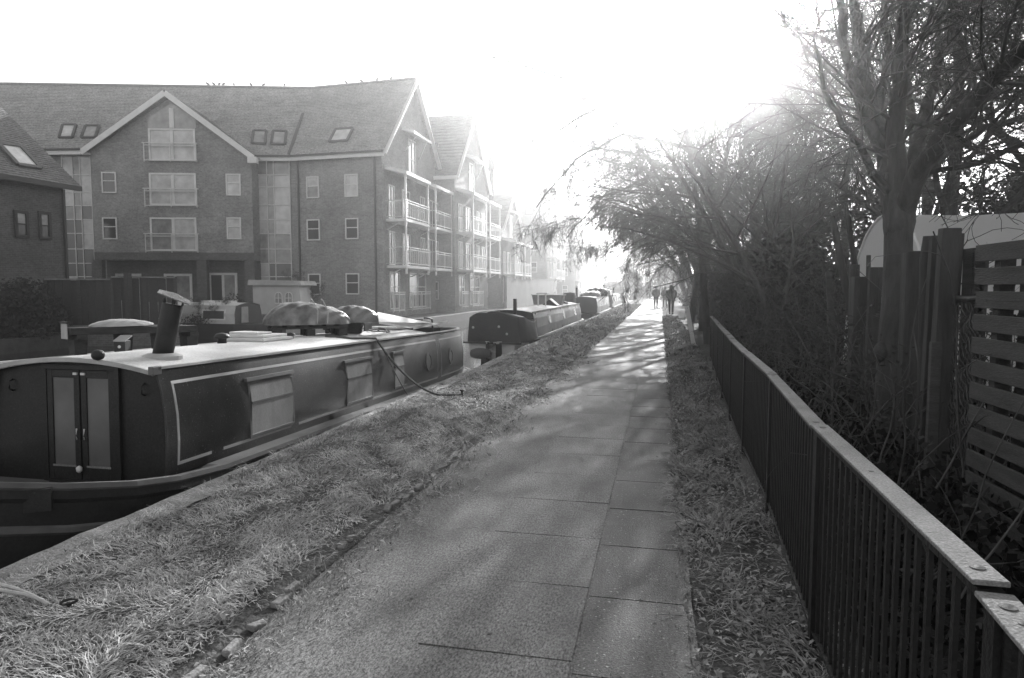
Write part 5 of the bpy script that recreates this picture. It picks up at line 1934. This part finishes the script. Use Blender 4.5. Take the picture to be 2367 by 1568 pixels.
for src, lab, loc, rz, s_ in (
        (tb, 'slim low tree in the hedge, between the leaning poles and the tall pale pole', (2.7, 18.5, 0), 1.3, .66),
        (tb, 'low bare tree in the hedge near the end of the railing', (2.4, 14.8, 0), 2.9, .52),
        (tb, 'bare tree behind the far end of the polytunnel', (7.4, 13.0, 0), 2.6, 1.2),
        (tb, 'bare tree deep behind the slatted fence, filling the upper corner', (8.2, 9.6, 0), 4.0, 1.15),
        (tb, 'bare tree in the second row behind the slim hedge tree', (5.6, 18.0, 0), 5.2, 1.05),
        (ta, 'low bare tree spreading its twigs over the path near the end of the railing', (2.5, 17.2, 0), .1, .74),
        (ta, 'small bare tree arching over the path from the brambles, nearest of all', (2.3, 12.6, 0), -.3, .56),
        (ta, 'bare tree rising where the railing disappears in the hedge', (3.2, 21.5, 0), .5, .80),
        (ta, 'second bare tree arching over the path, behind the nearest overhanging one', (2.5, 32.5, 0), -.35, 1.15),
        (tb, 'bare tree in the thicket right of the walkers', (4.2, 27.0, 0), .8, .92),
        (tb, 'bare tree in the thicket behind the tall pale pole', (3.4, 30.5, 0), 3.8, .98),
        (tc_, 'bare tree arching low over the path right above the walkers', (2.3, 46.0, 0), .4, 1.0),
        (ta, 'bare tree over the far path, paler in the haze', (2.5, 56.0, 0), .2, 1.25),
        (tc_, 'faint drooping tree over the far path beyond the walkers', (2.6, 67.0, 0), -.3, 1.15),
        (tb, 'pale hazy tree at the far end of the path', (4.5, 80.0, 0), 1.9, 1.3),
        (ta, 'palest distant tree on the hedge side', (3.0, 95.0, 0), .1, 1.4),
        (tb, 'bushy bare tree close behind the slim low hedge tree', (3.7, 20.2, 0), 0.4, .74),
        (tb, 'bushy bare tree crowding the hedge where the railing ends', (4.5, 23.2, 0), 1.9, .90),
        (tb, 'bare tree pressed between the leaning overhanging trees', (3.1, 24.6, 0), 4.6, .84),
        (tb, 'bare tree in the second row behind the overhanging trees', (6.4, 25.5, 0), 2.3, 1.12),
        (tb, 'bare tree in the second row farther along the hedge', (5.0, 31.5, 0), 5.7, 1.12),
        (tb, 'bare tree in the hedge behind the low overhanging limbs', (3.8, 34.5, 0), 3.0, 1.1),
        (tb, 'tall bare tree far behind the slatted fence', (11.0, 15.5, 0), 1.1, 1.45),
        (tb, 'tall bare tree far behind the polytunnel roof', (9.2, 17.5, 0), 4.9, 1.35),
        (tb, 'bare tree in the third row behind the thicket', (8.0, 22.5, 0), 3.3, 1.3),
        (tb, 'bare tree standing back between thicket and far path', (5.5, 37.0, 0), 2.2, 1.15)):
    reuse(src, lab, loc, rz, s_, gT)
reuse(ts_, 'second slender straight tree, farther along the verge behind the first', (1.62, 27.5, 0), 1.2, 1.12, gT)
reuse(ts_, 'third slender straight tree at the verge near the walkers', (1.55, 35.0, 0), 2.6, 1.35, gT)
reuse(th_, 'second thin tree reaching out low over the boats, behind the tall one', (2.1, 37.0, 0), -.12, .95, gT)
reuse(th_, 'third thin tree reaching out over the boats, faint in the haze', (2.3, 50.0, 0), .1, 1.1, gT)
th_['group'] = ts_['group'] = gT
for t in (ta, tb, tc_):
    t['group'] = gT
gF = 'distant trees across the water'
for src, lab, loc, rz, s_ in (
        (tb, 'hazy bare tree across the water beyond the farthest block', (-12.0, 130.0, 0), 1.0, 1.0),
        (tb, 'second hazy tree across the water, nearer the bright gap', (-7.0, 150.0, 0), 2.0, 1.1),
        (tb, 'faint distant tree closing the end of the canal', (0.0, 165.0, 0), 3.0, 1.2),
        (tb, 'hazy tree straight beyond the walkers, at the far bend', (-1.5, 118.0, 0), 4.1, .95),
        (tb, 'hazy tree at the far bend, to the canal side of the walkers', (-4.5, 124.0, 0), 5.0, .9),
        (tb, 'hazy tree at the far bend over the last boat', (-7.5, 120.0, 0), .5, .85),
        (tb, 'hazy low tree at the far bend by the farthest block', (-10.0, 128.0, 0), 1.7, .8),
        (tb, 'hazy tree at the far bend behind the hedge', (1.8, 112.0, 0), 2.4, 1.1),
        (tb, 'second hazy tree at the far bend behind the hedge', (5.0, 120.0, 0), 3.6, 1.2),
        (tb, 'hazy tree beyond the bend, between hedge and canal', (-3.0, 140.0, 0), .9, 1.1)):
    reuse(src, lab, loc, rz, s_, gF)


# evergreen and ivy masses, leaf by leaf
def leafmass(name, label, loc, size, N, seed, m_='leaf', ls=.06, clumps=26, stems=10, group=None, zmin=.02, cat='bush'):
    g = np.random.default_rng(seed)
    root = thing(name, label, cat, loc, group=group)
    cc = g.normal(0, 1, (clumps, 3))
    cc /= np.linalg.norm(cc, axis=1, keepdims=True)
    cc *= (g.random((clumps, 1)) ** .45)
    cc *= np.array(size)[None] * np.array([.5, .5, .5])
    cc[:, 2] = np.abs(cc[:, 2]) * 1.7 + .1
    rad = g.uniform(.16, .34, clumps) * min(size[0], size[1])
    idx = g.integers(0, clumps, N)
    dv_ = g.normal(0, 1, (N, 3))
    dv_ /= np.linalg.norm(dv_, axis=1, keepdims=True)
    P = cc[idx] + dv_ * (rad[idx] * g.random(N) ** .4)[:, None]
    P[:, 2] = np.maximum(np.abs(P[:, 2]), zmin)
    u = g.normal(0, 1, (N, 3))
    u /= np.linalg.norm(u, axis=1, keepdims=True)
    v = np.cross(u, g.normal(0, 1, (N, 3)))
    v /= np.linalg.norm(v, axis=1, keepdims=True)
    s_ = g.uniform(.5, 1.2, (N, 1)) * ls
    Vq = np.stack([P - u * s_, P + v * s_ * .5, P + u * s_, P - v * s_ * .5], 1).reshape(-1, 3)
    npmesh('foliage', Vq, (np.arange(N) * 4)[:, None] + np.arange(4)[None], M[m_], root)
    mb = MB()
    for k in range(stems):
        c_ = cc[k % clumps]
        mb.tube([(c_[0] * .3, c_[1] * .3, -.1), (c_[0] * .6, c_[1] * .6, c_[2] * .5), (c_[0], c_[1], c_[2])], [.03, .02, .006], 5, cap=False)
    mb.build('stem', M['bark'], root)
    return root


gB = 'evergreen bushes behind the railing'
for i, (x, y, sx, sy, sz, n_, lab) in enumerate((
        (3.9, 5.2, 1.4, 2.4, 2.0, 5000, 'dark evergreen bush close behind the board screen'),
        (10.5, 22.0, 4.4, 4.0, 5.6, 9000, 'tall dark evergreen well behind the far wall of the polytunnel'),
        (15.5, 19.5, 5.0, 4.0, 6.5, 9000, 'tallest dark evergreen above the polytunnel roof'),
        (2.6, 14.8, 2.0, 2.6, 2.9, 9000, 'ivy-dark bush at the foot of the upright tree'),
        (2.8, 18.6, 2.2, 3.0, 3.0, 8000, 'dark bush around the slim hedge tree'),
        (2.9, 23.0, 2.2, 3.4, 3.3, 8000, 'dark bush where the railing ends'),
        (3.0, 28.0, 2.2, 3.6, 3.3, 7000, 'dark bush beneath the nearest overhanging tree'),
        (3.1, 34.0, 2.4, 4.0, 3.5, 6000, 'greyer bush beneath the second overhanging tree'),
        (3.3, 41.0, 2.8, 4.6, 3.8, 6000, 'grey bush beside the walkers'),
        (3.6, 50.0, 3.0, 6.0, 4.0, 6000, 'hazy bush on the far bend of the hedge'),
        (4.0, 62.0, 3.4, 8.0, 4.5, 5000, 'faint bush at the far end of the hedge'),
        (5.8, 20.0, 4.0, 3.0, 5.8, 22000, 'tall dark bush seen between the big trunk and the leaning poles'),
        (8.6, 21.0, 4.4, 3.0, 6.2, 22000, 'tall dark bush rising behind the tunnel end'),
        (3.8, 22.0, 3.2, 3.0, 5.0, 16000, 'tall dark bush behind the slim hedge tree'))):
    leafmass('evergreen_bush', lab, (x, y, 0), (sx, sy, sz), n_, 100 + i, 'leaf' if i % 2 else 'ivy', .055 + .0016 * y, group=gB)

for i, (x, y, sx, sy, sz, lab) in enumerate(((-6.0, 122.0, 9.0, 5.0, 6.0, 'pale thicket at the far bend across the end of the canal'), (2.0, 116.0, 8.0, 5.0, 6.5, 'pale thicket at the far bend behind the walkers'))):
    leafmass('thicket', lab, (x, y, -.4), (sx, sy, sz), 7000, 160 + i, 'leaf', .28, clumps=40, group=gF, cat='thicket')

# brambles between railing and hedge: arching stems and frost-touched leaves
tb_ = Tree(5)
bcfg = [None, lv(7, .14, (0, 0, -1), .13, .5, 3, .25, (.4, 1.0), .7, .45), lv(5, .16, (0, 0, -1), .1, .5)]
for k in range(520):
    y = 2.6 + 15 * rnd.random() ** .8
    x0 = .95 + .02 * y
    x = x0 + rnd.uniform(0.0, 1.5 + .04 * y)
    a = rnd.uniform(0, 6.28)
    d = Vector((abs(math.cos(a)) * .5 - .12, math.sin(a) * .5, 1.2))
    L = rnd.uniform(.5, 1.6) * (1 + .02 * y) * (.5 + 1.0 * min(1, max(0, (x - 1.0)) / .9))
    tb_.branch(Vector((x, y, 0)), d, L, rnd.uniform(.004, .008) * (1 + .03 * y), 1, bcfg)
V1, F1 = tb_.mesh([1, 2], [0, 4, 3])
tag(npmesh('bramble_thicket', V1, F1, M['bramble']), 'tangle of arching bramble stems between the railing and the hedge', 'brambles', kind='stuff')
g = np.random.default_rng(8)
N = 26000
y = 2.8 + 16 * g.random(N) ** .85
x = .92 + .022 * y + g.random(N) ** .8 * (1.6 + .05 * y)
z = g.random(N) ** 1.2 * (.35 + 1.2 * np.clip((x - 1.0) / .9, 0, 1) * np.clip((y - 3.5) / 2.5, .2, 1))
P = np.stack([x, y, z], 1)
u = g.normal(0, 1, (N, 3))
u /= np.linalg.norm(u, axis=1, keepdims=True)
v = np.cross(u, g.normal(0, 1, (N, 3)))
v /= np.linalg.norm(v, axis=1, keepdims=True)
s_ = g.uniform(.010, .026, (N, 1)) * (1 + .05 * y[:, None])
Vq = np.stack([P - u * s_, P + v * s_ * .6, P + u * s_, P - v * s_ * .6], 1).reshape(-1, 3)
tag(npmesh('bramble_leaves', Vq, (np.arange(N) * 4)[:, None] + np.arange(4)[None], M['leaf']), 'dark bramble leaves caught in the tangle behind the railing', 'leaves', kind='stuff')

# broken sticks at the foot of the railing
for k, (pts, lab) in enumerate((
        ([(1800, 1455), (1880, 1505), (1960, 1560)], 'long thin stick lying from the path verge to the railing kerb'),
        ([(1850, 1475), (1902, 1430), (1945, 1490), (1975, 1530)], 'bent stick leaning in a peak by the railing kerb'),
        ([(1975, 1460), (1940, 1530), (1905, 1565)], 'short crooked stick crossing the others at the kerb'))):
    q = [G(px, py, .03 + .03 * (i == 1)) for i, (px, py) in enumerate(pts)]
    o = q[0].copy()
    o.z = 0
    s_ = MB().tube([p - o for p in q], [.007, .006, .003] if len(q) == 3 else [.006, .006, .005, .003], 6).build('stick', M['bramble'], None, smooth=True)
    s_.location = o
    tag(s_, lab, 'stick')

# ------------------------------------------------------------------ far side gardens
cw0, cw1 = D(112, 760, 26.5), D(262, 760, 26.8)
cw2 = D(408, 760, 28.0)


def wall(label, a, b, ztop, m_, posts=True, name='garden_wall', cat='wall', zb=-.7):
    a, b = Vector((a.x, a.y, 0)), Vector((b.x, b.y, 0))
    w_ = thing(name, label, cat, a)
    d = b - a
    n = max(1, round(d.length / .30))
    if name == 'board_fence':
        for k in range(n):
            p = d * ((k + .5) / n)
            q = MB().box((p.x, p.y, (ztop + zb) / 2), (d.length / n - .012, .03, ztop - zb + rnd.uniform(-.02, .02)), rz=math.atan2(d.y, d.x))
            q.build('board', M[m_], w_)
        for k in range(0, 3):
            p = d * (k / 2)
            MB().box((p.x, p.y, (ztop + zb) / 2 + .03), (.14, .14, ztop - zb + .08), rz=math.atan2(d.y, d.x)).build('post', M['timber'], w_)
    else:
        MB().beam(Vector((0, 0, (ztop + zb) / 2)), d + Vector((0, 0, (ztop + zb) / 2)), .25, ztop - zb).build('wall', M[m_], w_)
    MB().beam(Vector((0, 0, ztop + .03)), d + Vector((0, 0, ztop + .03)), .3, .06).build('coping', M['coping'], w_)
    return w_


def zat(py, d):
    return CAM.z - (py - 667) * d / F_


wall('dark board fence by the water below the small brick house, its nearer run', cw0, cw1, zat(648, 26.5), 'timber_dark', name='board_fence', cat='fence')
wall('dark board fence by the water, its second run with a pale end post', cw1, cw2, zat(643, 27.2), 'timber_dark', name='board_fence', cat='fence')
wall('low bank wall at the waterline under the dark fences', D(-60, 760, 25.6), D(420, 760, 27.0), zat(757, 26), 'brick_dark')
wall('low dark bank wall at the waterline behind the cream narrowboat', D(420, 760, 30.9) + Vector((0, 1.5, 0)), D(760, 760, 37.0), .25, 'brick_dark')
wall('long plain wall along the far bank between the second and third blocks', Vector((-13.1, 58.0, 0)), Vector((-13.1, 85.0, 0)), 2.6, 'brick_dark')
# dark square post standing in front of the second fence
q = D(300, 760, 26.9)
o = MB().box((0, 0, 1.0), (.2, .2, 3.2)).build('post', M['timber_dark'], None)
o.location = (q.x, q.y, -.4)
tag(o, 'single dark mooring post standing before the second run of board fence', 'post')
gG = 'garden plants across the water'
leafmass('ivy_bush', 'big dark ivy bush overhanging the water at the far left', D(20, 667, 24.5) - Vector((0, 0, 1.9)), (3.2, 3.0, 2.6), 12000, 201, 'ivy', .09, group=gG)
leafmass('garden_bush', 'straggly garden shrubs in front of the first patio door', D(470, 667, 36.5) - Vector((0, 0, 1.9)), (2.0, 1.6, 1.3), 2600, 202, 'leaf', .08, group=gG)
leafmass('garden_bush', 'tangled garden shrubs in front of the second patio door', D(545, 667, 36.8) - Vector((0, 0, 1.9)), (2.4, 1.6, 1.4), 3000, 203, 'leaf', .08, group=gG)
leafmass('garden_bush', 'low pot plants left of the cream narrowboat', D(455, 667, 30.0) - Vector((0, 0, 1.7)), (1.4, 1.2, .5), 1300, 204, 'leaf', .05, group=gG)
tw = make_tree('garden_shrub', 'bare twiggy shrub beside the houseboat cabin', (0, 0, 0), 61, H=2.6, r0=.05, lean=(0, 0, 1), leanw=.02, droop=.02, dense=.8, frm=.05)
q = D(715, 735, 36.0)
tw.location = (q.x, q.y, -.1)
tw['group'] = gG
tw['category'] = 'shrub'
for px, d_, lab in ((478, 30.2, 'bare potted sapling, the one nearer the chimney'), (508, 30.0, 'bare potted sapling against the cream boat side, nearer its window')):
    q = D(px, 750, d_)
    c = reuse(tw, lab, (q.x, q.y, -.2), rnd.uniform(0, 6), .55, gG)
    c['category'] = 'sapling'
# garden parasol-like rack of stems behind the roof rack
c = reuse(tw, 'small pale garden shrub standing behind the roof rack sack', D(385, 745, 29.0) - Vector((0, 0, .5)), .4, .45, gG)

# ------------------------------------------------------------------ walkers


def walker(label, loc, h, rz, stride, hood, lean=.0, bulk=1.0):
    root = thing('person', label, 'person', loc, (0, 0, rz))
    s = h / 1.75
    me = bpy.data.meshes.new('body')
    # joints: hands pushed into the jacket pockets
    V = [(0, 0, .95), (0, .0, 1.12), (0, lean * .5, 1.32), (0, lean, 1.47), (0, lean, 1.55), (0, lean - .01, 1.64), (0, lean - .01, 1.72),
         (.10, 0, .90), (.10, stride * .5 - .02, .50), (.095, stride, .09), (.10, stride - .13, .04),
         (-.10, 0, .90), (-.10, -stride * .5 - .04, .50), (-.095, -stride, .10), (-.10, -stride - .13, .04),
         (.19, lean, 1.42), (.285, lean + .06, 1.16), (.20, lean - .10, .98), (.15, lean - .15, .95),
         (-.19, lean, 1.42), (-.285, lean + .06, 1.16), (-.20, lean - .10, .98), (-.15, lean - .15, .95)]
    E = [(0, 1), (1, 2), (2, 3), (3, 4), (4, 5), (5, 6), (0, 7), (7, 8), (8, 9), (9, 10), (0, 11), (11, 12), (12, 13), (13, 14), (3, 15), (15, 16), (16, 17), (17, 18),
         (3, 19), (19, 20), (20, 21), (21, 22)]
    Rd = [.16, .15, .17, .12, .055, .095, .07, .125, .092, .07, .06, .125, .092, .07, .06, .075, .055, .045, .04, .075, .055, .045, .04]
    me.from_pydata([(x * s, y * s, z * s) for x, y, z in V], E, [])
    me.materials.append(M['cloth_dark'])
    b = bpy.data.objects.new('body', me)
    COL.objects.link(b)
    b.parent = root
    sk = b.modifiers.new('skin', 'SKIN')
    for i, v in enumerate(me.skin_vertices[0].data):
        v.radius = (Rd[i] * s * .9, Rd[i] * s * .9)
        v.use_root = i == 0
    sb = b.modifiers.new('sub', 'SUBSURF')
    sb.levels = sb.render_levels = 2
    # jacket shell
    rows = []
    for z, rx, ry in ((.80, .205, .155), (.86, .215, .165), (1.05, .20, .155), (1.25, .225, .165), (1.40, .215, .145), (1.47, .13, .10), (1.52, .075, .075)):
        rows.append([(math.cos(t) * rx * s * bulk, (math.sin(t) * ry * bulk + lean * (z - .9) * 1.6) * s, z * s) for t in np.linspace(0, 2 * math.pi, 19)])
    MB().grid(rows).build('jacket', M['cloth_dark'], root, smooth=True)
    for sx in (1, -1):
        MB().tube([Vector((sx * .20, lean, 1.43)) * s, Vector((sx * .255, lean + .03, 1.30)) * s, Vector((sx * .295, lean + .06, 1.15)) * s, Vector((sx * .25, lean - .02, 1.05)) * s, Vector((sx * .18, lean - .11, .97)) * s],
                  [.085 * s * bulk, .078 * s * bulk, .068 * s * bulk, .062 * s * bulk, .055 * s], 10).build('sleeve', M['cloth_dark'], root, smooth=True)
        st_ = stride if sx > 0 else -stride
        MB().box(Vector((sx * .097, st_ - .05, .04)) * s, (.09 * s, .26 * s, .08 * s)).build('shoe', M['iron'], root, bevel=.02)
    if hood:
        MB().lathe([(.115 * s, -.12 * s), (.125 * s, -.02 * s), (.115 * s, .06 * s), (.07 * s, .13 * s), (.01 * s, .155 * s)], Vector((0, lean + .01, 1.63)) * s, 14).build('hood', M['cloth_dark'], root, smooth=True)
    else:
        MB().lathe([(.085 * s, -.04 * s), (.098 * s, .02 * s), (.085 * s, .075 * s), (.05 * s, .105 * s), (.005 * s, .112 * s)], Vector((0, lean, 1.65)) * s, 14).build('hair', M['hair'], root, smooth=True)
        f = Vector((0, lean - .09, 1.63)) * s
        MB().lathe([(.004, -.02), (.014, -.012), (.010, .006), (.003, .018)], f, 6).build('nose', M['skin'], root, smooth=True)
        for sx in (1, -1):
            MB().lathe([(.003, -.03 * s), (.014 * s, -.01), (.016 * s, .012), (.004, .03 * s)], Vector((sx * .095, lean, 1.63)) * s, 6).build('ear', M['skin'], root, smooth=True)
    return root


def gp(px, py):
    q = G(px, py, 0)
    return (q.x, q.y, 0)


walker('person in a dark jacket walking, hands in pockets, nearest the canal', gp(1516, 713), 1.78, R(8), .10, False)
walker('person in a dark coat, the middle one of the three walkers', gp(1537, 710), 1.72, R(-6), .14, False, bulk=1.06)
walker('taller hooded person in a long dark coat, closest to the hedge', gp(1551, 726), 1.80, R(4), .08, True, bulk=1.12)

# ------------------------------------------------------------------ the air
HZ = MB().span((-330, -90, -2.2), (320, 330, 17.6))
hm = bpy.data.materials.new('haze')
hm.use_nodes = True
hn, hl = hm.node_tree.nodes, hm.node_tree.links
hn.clear()
pv = hn.new('ShaderNodeVolumePrincipled')
pv.inputs['Color'].default_value = (.96, .96, .96, 1)
pv.inputs['Density'].default_value = HAZE
pv.inputs['Anisotropy'].default_value = HAZE_G
ho = hn.new('ShaderNodeOutputMaterial')
hl.new(pv.outputs[0], ho.inputs['Volume'])
tag(HZ.build('haze', hm), kind='stuff')
